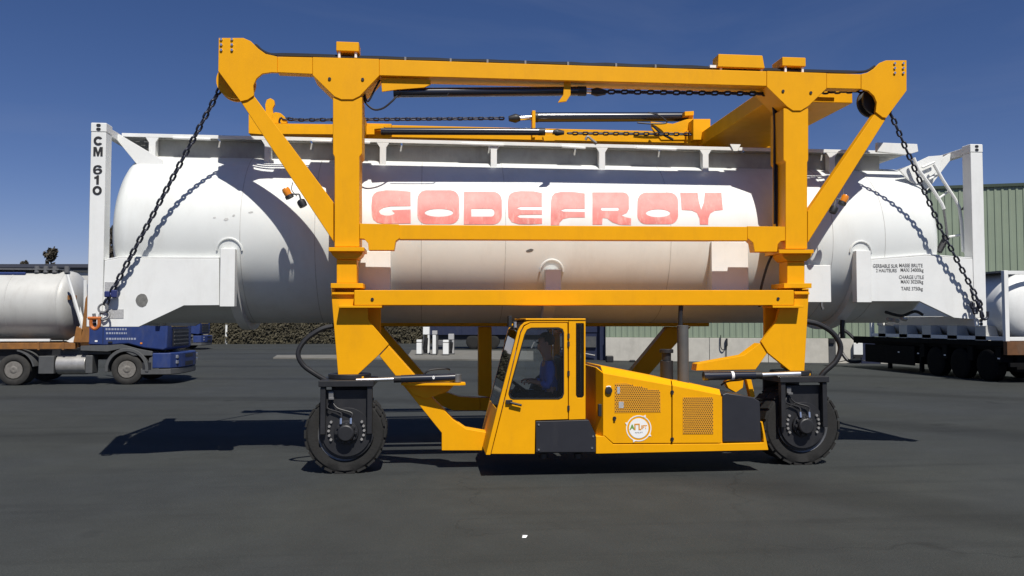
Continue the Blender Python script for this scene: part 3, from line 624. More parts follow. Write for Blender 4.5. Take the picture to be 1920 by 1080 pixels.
# round emblem
p = XZ(1197.5, 803, CF); cx, cz = p
lg = MB(); lg.prism(arc(cx, cz, .122, 0, 350, 35), CF - .004, CF - .001); em = lg.build('emblem', WLT, eo)
m = MB(); m.holed(arc(cx, cz, .158, 0, 352, 44), [arc(cx, cz, .146, 0, 352, 44)], CF - .004, CF - .001)
for a in (62, 158, 248, 328):
    t = R(a); m.prism([(cx + .155 * math.cos(t - .11), cz + .155 * math.sin(t - .11)), (cx + .185 * math.cos(t), cz + .185 * math.sin(t)), (cx + .155 * math.cos(t + .13), cz + .155 * math.sin(t + .13))], CF - .006, CF - .0045)
m.build('emblem_ring', WLT, eo, smooth=False)
text_on_front('emblem_lettering', 'A', (cx - .082, CF - .0065, cz + .012), .085, LGR, eo, bold=.003)
m = MB(); m.prism([(cx - .055, cz - .02), (cx - .055, cz + .058), (cx + .012, cz + .058), (cx + .012, cz - .005), (cx + .03, cz - .005), (cx + .03, cz - .02), (cx - .003, cz - .02), (cx - .003, cz + .043), (cx - .04, cz + .043), (cx - .04, cz - .02)], CF - .007, CF - .0045); m.build('emblem_arch', LYL, eo, smooth=False)
text_on_front('emblem_lettering', 'IFT', (cx + .066, CF - .0065, cz + .012), .062, LYL, eo, bold=.002, sx=.9)
text_on_front('emblem_lettering', 'AMLIFT', (cx, CF - .0065, cz - .052), .022, GTX, eo, sx=1.4)
# dark rear box, exhaust stack, air filter
MB().pp([(1354.5, 740), (1362, 737), (1412, 745), (1425, 753), (1428, 829), (1355, 829)], CF + .02, EB - .1).build('counterweight_box', DGR, root, .012, seg=2)
x0, z0 = XZ(1281, 712, -.05); z1 = XZ(1281, 610, -.05)[1]; rr = .074
m = MB(); m.cyl((x0, -.05, 0), rr, z0 - .12, z1, 'z', 24); ex = m.build('exhaust_stack', GREYP, root, .006)
MB().tube(spline([(x0 - .03, -.05, z1 - .01), (x0 - .03, -.05, z1 + .12), (x0 - .02, -.05, z1 + .26)]), .03, 10).build('exhaust_pipe', HOSE, ex)
m = MB(); x, z = XZ(1250, 712, .0); m.cyl((x, .0, z - .15), .085, 0, .40, 'z', 18); m.cyl((x, .0, z + .25), .06, 0, .10, 'z', 18); m.cyl((x - .0, .0, z + .35), .09, 0, .05, 'z', 18); m.build('air_filter', BLK, root, .006)

# ================================================================== CONTAINER
NF, FF = .50, 3.02                        # near and far side planes of the container
TY, TZ, TR = 1.76, 3.075, 1.215            # tank axis and radius
XL, XR_ = XZ(167, 400, NF)[0], XZ(1843, 300, NF)[0]
ZT, ZB = P(181, 230, NF).z, P(181, 613, NF).z
ct = thing('tank_container', ((XL + XR_) / 2, TY, ZB), 'long white tank container with red lettering hanging inside the yellow straddle carrier', 'tank container')
XTL, XTR = XL + .02, XR_ - .38; DA = .42
prof = []
for k in range(13):
    t = math.pi / 2 * k / 12; prof.append((XTL + DA - DA * math.cos(t), max(.02, TR * math.sin(t))))
xs_ = [XTL + DA + (XTR - XTL - 2 * DA) * k / 10 for k in range(1, 10)]
prof += [(x, TR) for x in xs_]
for k in range(13):
    t = math.pi / 2 * k / 12; prof.append((XTR - DA + DA * math.sin(t), max(.02, TR * math.cos(t))))
tk = MB().lathe(prof, (0, TY, TZ), 'x', 96).build('tank_shell', TANKW, ct, ang=60)
def on_tank(px, py, r=TR + .004):
    d = ray(px, py); oy, oz = CAM.y - TY, CAM.z - TZ
    a = d.y ** 2 + d.z ** 2; b = 2 * (oy * d.y + oz * d.z); c = oy * oy + oz * oz - r * r
    D_ = b * b - 4 * a * c
    t = (-b - math.sqrt(max(D_, 0))) / (2 * a); return CAM + d * t
SEAM = mat('weld_seam_grey', (.50, .50, .48), .6, var=.25, scale=9)
for px in (450, 590, 790, 948, 1258, 1562, 1660): 
    x = on_tank(px, 470).x; MB().lathe([(-.007, TR - .01), (-.004, TR + .0025), (.004, TR + .0025), (.007, TR - .01)], (x, TY, TZ), 'x', 96).build('weld_seam', SEAM, tk)
# lettering GODEFROY painted on the shell
def zc(pts): return [(660 + a / 2.5263, 300 + b / 2.5263) for a, b in pts]
def ell(cx, cy, rx, ry, n=20): return [(cx + rx * math.cos(2 * math.pi * k / n), cy + ry * math.sin(2 * math.pi * k / n)) for k in range(n)]
def rr2(x0, x1, y0, y1, r, q='1111', n=5):
    o = []
    for i, (cx, cy, a0) in enumerate(((x1 - r, y1 - r, 0), (x0 + r, y1 - r, 90), (x0 + r, y0 + r, 180), (x1 - r, y0 + r, 270))):
        if q[i] == '1': o += [(cx + r * math.cos(R(a0 + 90 * k / n)), cy + r * math.sin(R(a0 + 90 * k / n))) for k in range(n + 1)]
        else: o.append(((x1, x0, x0, x1)[i], (y1, y1, y0, y0)[i]))
    return o
GL = [([(92, 215), (95, 175), (104, 160), (118, 150), (160, 143), (220, 144), (278, 150), (278, 218), (185, 219), (150, 225), (132, 236), (128, 245), (136, 257), (155, 263), (180, 263), (198, 257), (203, 250), (188, 238), (278, 234), (278, 300), (150, 302), (120, 296), (102, 283), (94, 262)], []),
      (rr2(310, 508, 143, 303, 42), [ell(412, 250, 68, 19)]),
      (rr2(530, 710, 150, 305, 42, '1001'), [rr2(565, 675, 231, 268, 16, '1001')]),
      ([(737, 200), (742, 172), (752, 159), (768, 151), (800, 147), (860, 148), (900, 156), (900, 222), (800, 221), (780, 228), (800, 236), (900, 237), (900, 258), (795, 259), (782, 267), (795, 274), (900, 276), (900, 302), (845, 305), (790, 304), (757, 294), (741, 270)], []),
      ([(942, 195), (946, 172), (960, 157), (990, 151), (1050, 151), (1103, 158), (1103, 230), (1010, 231), (987, 238), (1002, 244), (1103, 246), (1103, 272), (1030, 272), (1000, 279), (984, 295), (982, 308), (942, 308)], []),
      ([(1138, 153), (1285, 153), (1303, 159), (1312, 174), (1312, 232), (1302, 250), (1275, 262), (1300, 272), (1322, 276), (1322, 308), (1270, 307), (1235, 296), (1208, 276), (1187, 274), (1185, 306), (1140, 306)], [rr2(1180, 1264, 225, 240, 7)]),
      (rr2(1352, 1545, 154, 304, 42), [ell(1450, 252, 58, 19)]),
      ([(1555, 155), (1637, 155), (1643, 195), (1654, 236), (1667, 200), (1672, 155), (1750, 155), (1757, 236), (1718, 240), (1697, 253), (1688, 278), (1687, 306), (1648, 306), (1646, 276), (1634, 250), (1610, 239), (1562, 236)], [])]
lt = MB()
for outer, holes in GL:
    lt.holed(zc(outer), [zc(hh) for hh in holes], 0, None)
for z in range(352, 426, 4):
    bmesh.ops.bisect_plane(lt.bm, geom=lt.bm.verts[:] + lt.bm.edges[:] + lt.bm.faces[:], plane_co=(0, 0, z), plane_no=(0, 0, 1))
for v in lt.bm.verts: v.co = on_tank(v.co.x, v.co.z)
lt.build('lettering', RED, tk, ang=80)

# end frames: posts, castings, end rails
for (xa, xb) in ((XL, XL + .19), (XR_ - .19, XR_)):
    for (ya, yb) in ((NF, NF + .19), (FF - .19, FF)):
        po = MB().box(xa, xb, ya, yb, ZB + .12, ZT - .121).build('corner_post', WHT, ct, .008)
        for (za, zb) in ((ZT - .12, ZT), (ZB, ZB + .12)):
            ca = MB().box(xa - .004, xb + .004, ya - .004, yb + .004, za, zb).build('corner_casting', WHT, po, .01)
            if ya == NF:
                xm = (xa + xb) / 2; zm = (za + zb) / 2
                m = MB(); m.prism(rrect(xm - .028, xm + .028, zm - .045, zm - .006, .018), NF - .008, NF - .0045); m.prism(rrect(xm - .028, xm + .028, zm + .006, zm + .045, .018), NF - .008, NF - .0045); m.build('casting_hole', BLK, po)
    xm = (xa + xb) / 2
    MB().box(xm - .05, xm + .05, NF + .192, FF - .192, ZT - .115, ZT - .01).build('end_rail', WHT, ct, .006)
    MB().box(xm - .05, xm + .05, NF + .192, FF - .192, ZB + .01, ZB + .15).build('end_rail', WHT, ct, .006)
# sloped gussets from post heads to the tank
for (xa, sg) in ((XL + .1, 1), (XR_ - .1, -1)):
    for yy in (NF + .5, FF - .55):
        m = MB(); m.prism([(xa, ZT - .06), (xa + sg * .06, ZT - .03), (xa + sg * .62, ZT - .36), (xa + sg * .70, ZT - .52), (xa + sg * .55, ZT - .66), (xa + sg * .45, ZT - .62), (xa + sg * .06, ZT - .14)], yy, yy + .05); m.build('end_gusset', WHT, ct, .004)
# side skirts left / right, saddles, plates
sk = MB().pp([(196, 489), (222, 484), (411, 485), (411, 572.5), (345, 573), (260, 613), (191, 613)], NF + .012, NF + .05).build('side_skirt', WHT, ct, .006)
MB().pp([(196, 486), (222, 481), (411, 481.5), (411, 484.5), (222, 483.5), (196, 488.5)], NF + .02, NF + .42).build('skirt_flange', WHT, sk, .003)
sr = MB().pp([(1633, 487), (1738, 479), (1828, 486), (1840, 600), (1789, 596), (1724.5, 565), (1633, 565)], NF + .012, NF + .05).build('side_skirt', WHT, ct, .006)
MB().pp([(1633, 484), (1738, 476), (1828, 483.5), (1828, 485.5), (1738, 478.5), (1633, 486.5)], NF + .02, NF + .45).build('skirt_flange', WHT, sr, .003)
for pts in ([(196, 489), (222, 484), (411, 485), (411, 572.5), (345, 573), (260, 613), (191, 613)], [(1633, 487), (1738, 479), (1828, 486), (1840, 600), (1789, 596), (1724.5, 565), (1633, 565)]):
    MB().prism([XZ(a, b, NF) for a, b in pts], FF - .05, FF - .012).build('side_skirt', WHT, ct, .006)
def saddle(x0, x1, y0, y1):
    a, b = XZ(x0, y1, NF - .02), XZ(x1, y0, NF - .02)
    s_ = MB().box(a[0], b[0], NF - .02, NF + .11, a[1], b[1]).build('saddle_post', WHT, ct, .006)
    xm = (a[0] + b[0]) / 2
    def yz(r, t): return (TY + r * math.cos(t), TZ + r * math.sin(t))
    t0_ = 180 + math.degrees(math.asin(min(.95, (TZ - b[1]) / TR))) + 6; ts_ = [t0_ + (540 - 2 * t0_) * k / 24 for k in range(25)]
    pts = [yz(TR + .001, R(t)) for t in ts_]; pts2 = [yz(TR + .10, R(t)) for t in ts_]
    MB().prismx(pts + pts2[::-1], a[0] + .04, b[0] - .02).build('saddle_ring', WHT, s_, .003)
    pt_ = []
    MB().box(a[0] + .05, b[0] - .05, NF + .112, TY - math.sqrt(max(.01, TR ** 2 - (b[1] - .1 - TZ) ** 2)) + .05, a[1] + .1, b[1] - .02).build('saddle_web', WHT, s_)
    m = MB(); rp = .16; zc_ = b[1] - .02; path = []
    for k in range(13):
        t = R(180 - 15 * k); X_ = xm + rp * math.cos(t); Z_ = zc_ + rp * math.sin(t)
        dz = Z_ - TZ; path.append((X_, TY - math.sqrt(TR ** 2 - dz * dz) - .006, Z_))
    m.tube(path, .014, 6); m.build('doubler_edge', TANKW, s_)
saddle(411.5, 441, 466, 575); saddle(1023, 1052, 505, 573); saddle(1607, 1633, 470, 567)
saddle(600, 625, 474, 575) if False else None
for (x0, x1, y0, y1) in ((640, 733, 471, 574), (1335, 1403, 453, 574), (1490, 1558, 497, 567)):
    a, b = XZ(x0, y1, NF), XZ(x1, y0, NF)
    MB().box(a[0], b[0], NF, NF + .05, a[1], b[1]).box(a[0] + .01, a[0] + .05, NF + .051, NF + .5, a[1] + .05, b[1] - .02).box(b[0] - .05, b[0] - .01, NF + .051, NF + .5, a[1] + .05, b[1] - .02).build('lifting_pocket', WHT, ct, .01)
for x in ():
    xx = XZ(x, 560, NF)[0]; MB().box(xx - .05, xx + .05, NF + .06, FF - .06, ZB + .02, ZB + .10).build('cross_member', WHT, ct)
# walkway on top
WY = 1.10; WZ = ZT + .01; wx0, wx1 = P(228, 250, WY).x, P(1700, 275, WY).x
MB().box(wx0 + .42, wx1 - .35, WY + .16, WY + .185, TZ + math.sqrt(TR ** 2 - (TY - WY - .16) ** 2) - .03, WZ - .052).build('shade_trough', mat('trough_shade_grey', (.36, .36, .345), .6, var=.15, dirt=.4), ct)  # added sheet; its grey stands for the shade below the walkway
wk = MB().box(wx0, wx1, WY, WY + .025, WZ - .050, WZ).box(wx0, wx1, WY + .026, WY + .07, WZ - .025, WZ).build('walkway_rail', WHT, ct, .004)
MB().box(wx0, wx1, FF - .5, FF - .46, WZ - .10, WZ).build('walkway_rail', WHT, ct, .004)
mat_plank = mat('galvanised_grating', (.38, .38, .36), .55, metal=.2, var=.2, dirt=.4); npan = 9; pw = (wx1 - wx0) / npan
for k in range(npan):
    x0 = wx0 + k * pw + .012; x1 = wx0 + (k + 1) * pw - .012; m = MB()
    for j in range(6):
        ya = WY + .075 + j * .235; m.box(x0, x1, ya, ya + .218, WZ - .05, WZ - .038)
        n_ = int((x1 - x0) / .12)
        for i in range(n_): m.box(x0 + i * .12, x0 + i * .12 + .06, ya + .218, ya + .234, WZ - .049, WZ - .039)
    m.build('walkway_plank', mat_plank, ct)
for px in (285, 502, 718, 926, 1129, 1323, 1560):
    x = P(px, 280, WY).x
    zt_ = WZ - .051; zb_ = zt_ - .35
    m = MB(); m.prism([(x - .09, zt_), (x + .09, zt_), (x + .045, zt_ - .07), (x + .045, zb_), (x - .045, zb_), (x - .045, zt_ - .07)], WY + .0, WY + .02); m.box(x - .04, x + .04, WY + .021, WY + .14, zb_, zt_)
    m.build('walkway_bracket', WHT, ct, .004)
zz = WZ - .30
MB().tube([(wx0 + .1, WY + .15, zz), (wx1 - .3, WY + .15, zz)], .014, 8).build('drain_pipe', WHT, ct)
for px, w_ in ((360, .5), (640, .8), (905, .6), (1075, .35), (1230, .6), (1600, .5)):
    x = P(px, 270, WY).x; MB().tube([(x - w_ / 2, WY - .015, WZ - .05 + random.uniform(-.01, .02)), (x + w_ / 2, WY - .015, WZ - .06 + random.uniform(-.01, .02))], .016, 6).build('grab_rail', WHT, ct)
MB().tube(spline([P(1098, 262, WY), P(1102, 256, WY), P(1110, 262, WY), P(1118, 268, WY)]), .02, 6).build('rail_catch', STL, ct)
x = P(1378, 262, WY).x; MB().prism([(x - .08, WZ + .04), (x + .08, WZ + .04), (x + .03, WZ - .06), (x - .03, WZ - .06)], WY - .02, WY - .002).build('rail_catch', WHT, ct)
# manlid hump and folded guard rail
# access ladder at the right end
for pts in ([(1713, 296), (1722, 318), (1747, 352), (1766, 382), (1770, 392)], [(1751, 308), (1768, 338), (1790, 372), (1799, 390), (1803, 420), (1806, 472)]):
    MB().tube([P(a, b, NF + .25) for a, b in pts], .024, 8).build('ladder_arm', WHT, ct)
for pts in ([(1729, 314), (1752, 304)], [(1779, 444), (1806, 440)], [(1742, 336), (1761, 327)], [(1760, 372), (1780, 358)], [(1768, 386), (1772, 410), (1776, 440)], [(1806, 470), (1814, 478)]):
    MB().tube([P(a, b, NF + .3) for a, b in pts], .017, 8).build('ladder_strut', WHT if pts[0][0] != 1768 else STL, ct)
MB().prism([XZ(a, b, NF + .3) for a, b in ((1645, 267), (1720, 270), (1722, 284), (1700, 290), (1645, 284))], NF + .3, NF + .36).build('walkway_end', WHT, ct, .004)
MB().prism([XZ(a, b, NF + .32) for a, b in ((1690, 318), (1745, 292), (1772, 290), (1765, 318), (1748, 330), (1720, 345), (1705, 335))], NF + .36, NF + .39).build('end_gusset', WHT, ct, .004)
MB().prism([XZ(a, b, NF + .2) for a, b in ((1804, 393), (1817, 375), (1817, 393))], NF + .2, NF + .23).build('document_holder', BLK, ct)
MB().tube([P(1775, 444, NF + .4), P(1760, 472, NF + .4)], .05, 8).build('valve_handle', BLK, ct)
MB().tube(spline([P(1580, 600, NF + .6), P(1579, 615, NF + .6), P(1580, 634, NF + .62)]), .035, 8).build('outlet_pipe', BLK, ct)
MB().tube([P(1542, 560, NF + .02), P(1540, 572, NF + .02), P(1543, 580, NF + .02)], .02, 6).build('valve_tap', STL, ct)
for (x, yy) in ((1665, 598), (1675, 600), (1690, 597)): MB().tube([P(x, yy, 1.0), P(x + 8, yy + 2, 1.1)], .03, 8).build('valve_tap', SILV, ct)
MB().tube(spline([P(1660, 585, 1.0), P(1690, 592, 1.0), P(1715, 584, 1.0), P(1730, 590, 1.0)]), .022, 8).build('outlet_pipe', BLK, ct)
for (px, py, w_, h_) in ((993, 470, .055, .022), (424, 411, .03, .02), (438, 404, .018, .014), (470, 398, .03, .012), (402, 408, .02, .01)):
    c_ = on_tank(px, py); m = MB(); vs_ = []
    for k in range(14):
        t = 2 * math.pi * k / 14; dx_, dz_ = w_ * math.cos(t) * random.uniform(.8, 1.15), h_ * math.sin(t) * random.uniform(.8, 1.15) + .35 * w_ * math.cos(t) * .5
        z_ = c_.z + dz_; vs_.append(m.bm.verts.new((c_.x + dx_, TY - math.sqrt((TR + .003) ** 2 - (z_ - TZ) ** 2), z_)))
    m.bm.faces.new(vs_); m.build('paint_scuff', SEAM if py != 470 else STL, tk, smooth=False)
# lettering and plates on the frame
xm = XL + .095
gw, gh = .115, .118
def glyph(name, outer, holes, py):
    z0_ = P(179, py, NF).z - gh / 2; f_ = lambda q: (xm - gw / 2 + q[0] * gw, z0_ + q[1] * gh)
    MB().holed([f_(q) for q in outer], [[f_(q) for q in h_] for h_ in holes], NF - .006, NF - .0025).build(name, TXT, ct, smooth=False)
def gel(cx, cy, rx, ry, a0=0, a1=360, n=20): return [(cx + rx * math.cos(R(a0 + (a1 - a0) * k / n)), cy + ry * math.sin(R(a0 + (a1 - a0) * k / n))) for k in range(n + (a1 - a0 != 360))]
glyph('post_lettering', gel(.5, .5, .5, .5, 35, 325) + gel(.5, .5, .24, .26, 315, 45), [], 264)
glyph('post_lettering', [(0, 0), (.24, 0), (.24, .6), (.42, .0), (.58, 0), (.76, .6), (.76, 0), (1, 0), (1, 1), (.68, 1), (.5, .42), (.32, 1), (0, 1)], [], 284)
glyph('post_lettering', gel(.5, .36, .5, .37, 0, 150) [:0] + [(.93, .74), (.88, .9), (.7, .985), (.45, 1), (.2, .92), (.05, .72), (0, .45), (.04, .22), (.18, .06), (.42, 0), (.68, .02), (.9, .14), (1, .34), (.94, .53), (.78, .63), (.58, .64), (.4, .6), (.27, .52), (.29, .68), (.38, .8), (.52, .82), (.64, .74)], [gel(.6, .33, .17, .15)[:18]] and [[(.5 + .22 * math.cos(R(k * 24)), .31 + .15 * math.sin(R(k * 24))) for k in range(15)]], 318)
glyph('post_lettering', [(.38, 0), (.66, 0), (.66, 1), (.46, 1), (.36, .86), (.16, .8), (.16, .62), (.38, .66)], [], 337)
glyph('post_lettering', gel(.5, .5, .5, .5), [gel(.5, .5, .23, .28)], 357)
def sktext(s_, px, py, size, sx=1.0):
    q = P(px, py, NF + .009); text_on_front('plate_lettering', s_, (q.x, NF + .009, q.z), size, GTX, ct, bold=.001, sx=sx)
sktext('GERBABLE SUR', 1660, 499, .072, .78); sktext('2 HAUTEURS', 1662, 507.5, .068, .8)
sktext('MASSE BRUTE', 1708, 498, .072, .82); sktext('MAXI 34000kg', 1710, 506.5, .072, .80)
sktext('CHARGE UTILE', 1709, 520, .072, .78); sktext('MAXI 30250kg', 1710, 528.5, .072, .78); sktext('TARE 3750kg', 1710, 541.5, .072, .82)
def plate(px0, px1, py0, py1, m): a, b = XZ(px0, py1, NF + .008), XZ(px1, py0, NF + .008); MB().box(a[0], b[0], NF + .0075, NF + .011, a[1], b[1]).build('data_plate', m, ct)
plate(196, 224, 529, 546, LTB); plate(201, 232, 580, 597, LTB)
q = P(266, 563, NF + .01); m = MB(); m.prism([(q.x + .075 * math.cos(t) * random.uniform(.95, 1.06), q.z + .085 * math.sin(t) * random.uniform(.95, 1.06)) for t in [2 * math.pi * k / 22 for k in range(22)]], NF + .0085, NF + .0115); m.build('filler_recess', mat('rubbed_grey', (.16, .16, .15), .8, var=.4, scale=20), ct, smooth=False)

# ================================================================== CHAINS
def link_mesh(L, W, r):
    m = MB(); pts = []; n = 5
    for k in range(n + 1): t = R(-90 + 180 * k / n); pts.append(Vector(((L - W) / 2 + (W / 2 - r) * math.cos(t), (W / 2 - r) * math.sin(t), 0)))
    for k in range(n + 1): t = R(90 + 180 * k / n); pts.append(Vector((-(L - W) / 2 + (W / 2 - r) * math.cos(t), (W / 2 - r) * math.sin(t), 0)))
    rings = []
    N = len(pts)
    for i, p in enumerate(pts):
        t = (pts[(i + 1) % N] - pts[i - 1]).normalized(); a = Vector((0, 0, 1)); b = t.cross(a)
        rings.append([m.bm.verts.new(p + (a * math.cos(2 * math.pi * k / 6) + b * math.sin(2 * math.pi * k / 6)) * r) for k in range(6)])
    for i in range(N):
        A, B = rings[i], rings[(i + 1) % N]
        for k in range(6): m.bm.faces.new((A[k], A[(k + 1) % 6], B[(k + 1) % 6], B[k]))
    bmesh.ops.recalc_face_normals(m.bm, faces=m.bm.faces[:]); me = bpy.data.meshes.new('chain_link'); m.bm.to_mesh(me); m.bm.free()
    for p in me.polygons: p.use_smooth = True
    me.materials.append(CHN); return me
LM = link_mesh(.120, .077, .0148)
def chain(path, label, pitch=.090, roll0=40):
    path = [Vector(p) for p in path]; rt = thing('lifting_chain', path[-1], label, 'chain', 'lifting chains of the straddle carrier')
    seg = [(path[i + 1] - path[i]).length for i in range(len(path) - 1)]; tot = sum(seg); n = int(tot / pitch)
    for k in range(n):
        s = (k + .5) * pitch; i = 0
        while i < len(seg) - 1 and s > seg[i]: s -= seg[i]; i += 1
        p = path[i].lerp(path[i + 1], s / seg[i]); t = (path[i + 1] - path[i]).normalized()
        qt = t.to_track_quat('X', 'Z') @ Quaternion((1, 0, 0), R(roll0 + 90 * (k % 2) + random.uniform(-7, 7)))
        o = bpy.data.objects.new('chain_link', LM); COL.objects.link(o); o.parent = rt; o.location = p - path[-1]; o.rotation_mode = 'QUATERNION'; o.rotation_quaternion = qt
    return rt
YC = .27
x, z = XZ(441, 152, .15); ccL = Vector((x, YC, z))
A = P(413, 166, YC); Bq = P(203, 560, NF - .06)
ch1 = chain([ccL + Vector((.0, 0, .2)), ccL + Vector((-.17, 0, .10)), A, Bq, P(194, 578, NF - .06)], 'lifting chain hanging at the left end, hooked beside the CM 610 post')
x, z = XZ(1644, 188, .15); ccR = Vector((x, YC, z))
ch2 = chain([P(1128, 172, .15), P(1440, 176, .19), ccR + Vector((-.05, 0, .17)), ccR + Vector((.10, 0, .14)), P(1674, 222, YC), P(1764, 430, .35), P(1843, 580, NF - .06)], 'lifting chain running under the top beam and down to the right end of the container')
ZF = WID - YC
ch3 = chain([P(945, 222, ZF), P(560, 225, ZF), P(528, 222, ZF)] + [Vector((ccL.x - .16, ZF, ccL.z + .02)), Vector((XL + .3, FF + .06, ZB + .4))], 'far side chain stretched level above the far top beam towards the left')
ch4 = chain([P(1064, 250, YJ), P(1345, 252, YJ), Vector((ccR.x - .05, YJ + .1, ccR.z + .17)), Vector((ccR.x + .1, ZF, ccR.z + .1)), Vector((XR_ - .25, FF + .06, ZB + .4))], 'far side chain running level in front of the far top beam towards the right')
# slack loop, hooks and shackles
def ring(c, R_, r, ax, m, par, name, n=16, k=6):
    mm = MB(); mm.lathe([(r * math.sin(2 * math.pi * j / k), R_ + r * math.cos(2 * math.pi * j / k)) for j in range(k)], (0, 0, 0), 'z', n, True)
    bmesh.ops.transform(mm.bm, matrix=Matrix.Translation(c) @ ax.to_matrix().to_4x4(), verts=mm.bm.verts); return mm.build(name, m, par)
yy = NF - .075
q1 = P(209, 551, yy); m = MB(); m.box(q1.x - .085, q1.x - .015, yy - .025, yy + .025, q1.z - .045, q1.z + .035); m.box(q1.x + .0, q1.x + .075, yy - .03, yy + .03, q1.z - .05, q1.z + .05); m.box(q1.x - .02, q1.x + .01, yy - .02, yy + .02, q1.z - .02, q1.z + .02); m.build('chain_clutch', SHB, ch1, .02, seg=2)
ring(P(193, 578, yy), .055, .014, Quaternion((1, 0, 0), R(80)), STL, ch1, 'coupling_ring'); ring(P(196, 592, yy), .06, .013, Quaternion((1, 0, 0), R(60)), STL, ch1, 'coupling_ring')
q2 = P(180, 604, yy); m = MB(); m.tube(spline([q2 + Vector((-.05, -.03, .03)), q2 + Vector((-.045, -.03, -.05)), q2 + Vector((.0, -.03, -.085)), q2 + Vector((.045, -.03, -.05)), q2 + Vector((.05, -.03, .04))]), .022, 8); m.tube([q2 + Vector((-.085, -.03, .05)), q2 + Vector((.075, -.03, .05))], .02, 8); m.build('shackle', SHO, ch1)
m = MB(); m.tube([P(176, 588, yy), P(177, 596, yy)], .022, 8); m.build('shackle_pin', STL, ch1)
sl_path = spline([P(1812, 522, yy), P(1822, 548, yy), P(1829, 566, yy), P(1835, 588, yy)], 4)
for k in range(5):
    p = P(1822 + 5 * k, 548 + 10 * k, yy - .02); o = bpy.data.objects.new('chain_link', LM); COL.objects.link(o); o.parent = ch2; o.location = p - ch2.location; o.rotation_mode = 'QUATERNION'; o.rotation_quaternion = Vector((.35, 0, -1)).to_track_quat('X', 'Z') @ Quaternion((1, 0, 0), R(90 * k + 30))
for (a, b) in ((1822, 572), (1828, 582), (1836, 572)): 
    o = bpy.data.objects.new('chain_link', LM); COL.objects.link(o); o.parent = ch2; o.location = P(a, b, yy - .03) - ch2.location; o.rotation_mode = 'QUATERNION'; o.rotation_quaternion = Vector((.2, .1, -1)).to_track_quat('X', 'Z') @ Quaternion((1, 0, 0), R(a * 37 % 180))
q2 = P(1843, 592, yy); m = MB(); m.tube(spline([q2 + Vector((-.05, -.03, .06)), q2 + Vector((-.045, -.03, -.02)), q2 + Vector((.0, -.03, -.05)), q2 + Vector((.045, -.03, -.02)), q2 + Vector((.05, -.03, .06))]), .02, 8); m.build('shackle', CHN, ch2)

# ================================================================== DRIVER
def skin_obj(name, verts, edges, radii, m, parent, sub=2):
    me = bpy.data.meshes.new(name); me.from_pydata(verts, edges, [])
    if parent: me.transform(world(parent).inverted())
    me.materials.append(m); o = bpy.data.objects.new(name, me); COL.objects.link(o)
    if parent: o.parent = parent
    sm = o.modifiers.new('skin', 'SKIN'); sm.use_smooth_shade = True
    sv = me.skin_vertices[0].data
    for i, r in enumerate(radii): sv[i].radius = (r, r) if not isinstance(r, tuple) else r
    sv[0].use_root = True
    s2 = o.modifiers.new('sub', 'SUBSURF'); s2.levels = sub; s2.render_levels = sub
    return o
hx, hy, hz = sx - .0, sy, zs + .10            # pelvis
V, E, RD = [], [], []
def vert(p, r, par=None):
    V.append(Vector(p)); RD.append(r)
    if par is not None: E.append((par, len(V) - 1))
    return len(V) - 1
drv = thing('person', (hx, hy, zs), 'driver in a blue shirt seated in the carrier cab with hands on the steering wheel', 'person')
pel = vert((hx, hy, hz), (.15, .11)); s1 = vert((hx + .01, hy, hz + .17), (.14, .10), pel); s2 = vert((hx - .01, hy, hz + .34), (.165, .11), s1); s3 = vert((hx - .02, hy, hz + .45), (.10, .08), s2)
nk = vert((hx - .045, hy, hz + .52), .052, s3); h0 = vert((hx - .075, hy, hz + .60), .078, nk); h1 = vert((hx - .07, hy, hz + .69), .095, h0); h2 = vert((hx - .06, hy, hz + .755), .07, h1)
nose = vert((hx - .165, hy, hz + .645), .014, h0)
for sg in (-1, 1):
    sh = vert((hx - .02, hy + sg * .19, hz + .40), .066, s2); el = vert((hx - .06, hy + sg * .26, hz + .14), .045, sh); wr = vert((wc.x + .20, hy + sg * .17, wc.z + .06), .030, el)
    pm = vert((wc.x + .15, hy + sg * .155, wc.z + .065), (.040, .022), wr)
    for k in range(4):
        off = sg * (-.03 + .02 * k); a = vert((wc.x + .10, hy + sg * .15 + off, wc.z + .07), .0095, pm); b = vert((wc.x + .055, hy + sg * .15 + off * 1.05, wc.z + .05), .0088, a); vert((wc.x + .06, hy + sg * .15 + off, wc.z + .02), .008, b)
    t1 = vert((wc.x + .15, hy + sg * .11, wc.z + .05), .011, pm); vert((wc.x + .105, hy + sg * .10, wc.z + .03), .0095, t1)
    kn = vert((hx - .44, hy + sg * .13, hz + .03), .066, None); hp = vert((hx - .05, hy + sg * .10, hz - .02), .085, pel); E.append((hp, kn)); an = vert((hx - .50, hy + sg * .13, zlow + .20), .042, kn); vert((hx - .64, hy + sg * .14, zlow + .16), .04, an)
body = skin_obj('body', V, E, RD, SKIN, drv)
V2, E2, RD2 = [], [], []
def v2(p, r, par=None):
    V2.append(Vector(p)); RD2.append(r)
    if par is not None: E2.append((par, len(V2) - 1))
    return len(V2) - 1
a0 = v2((hx, hy, hz - .02), (.165, .125)); a1 = v2((hx + .01, hy, hz + .17), (.158, .115), a0); a2 = v2((hx - .01, hy, hz + .34), (.185, .127), a1); v2((hx - .025, hy, hz + .455), (.09, .075), a2)
for sg in (-1, 1):
    sh = v2((hx - .02, hy + sg * .19, hz + .40), .08, a2); el = v2((hx - .06, hy + sg * .26, hz + .14), .058, sh); v2((wc.x + .25, hy + sg * .19, wc.z + .06), .044, el)
skin_obj('shirt', V2, E2, RD2, SHIRT, drv)
V2, E2, RD2 = [], [], []
a0 = v2((hx, hy, hz - .03), (.16, .11))
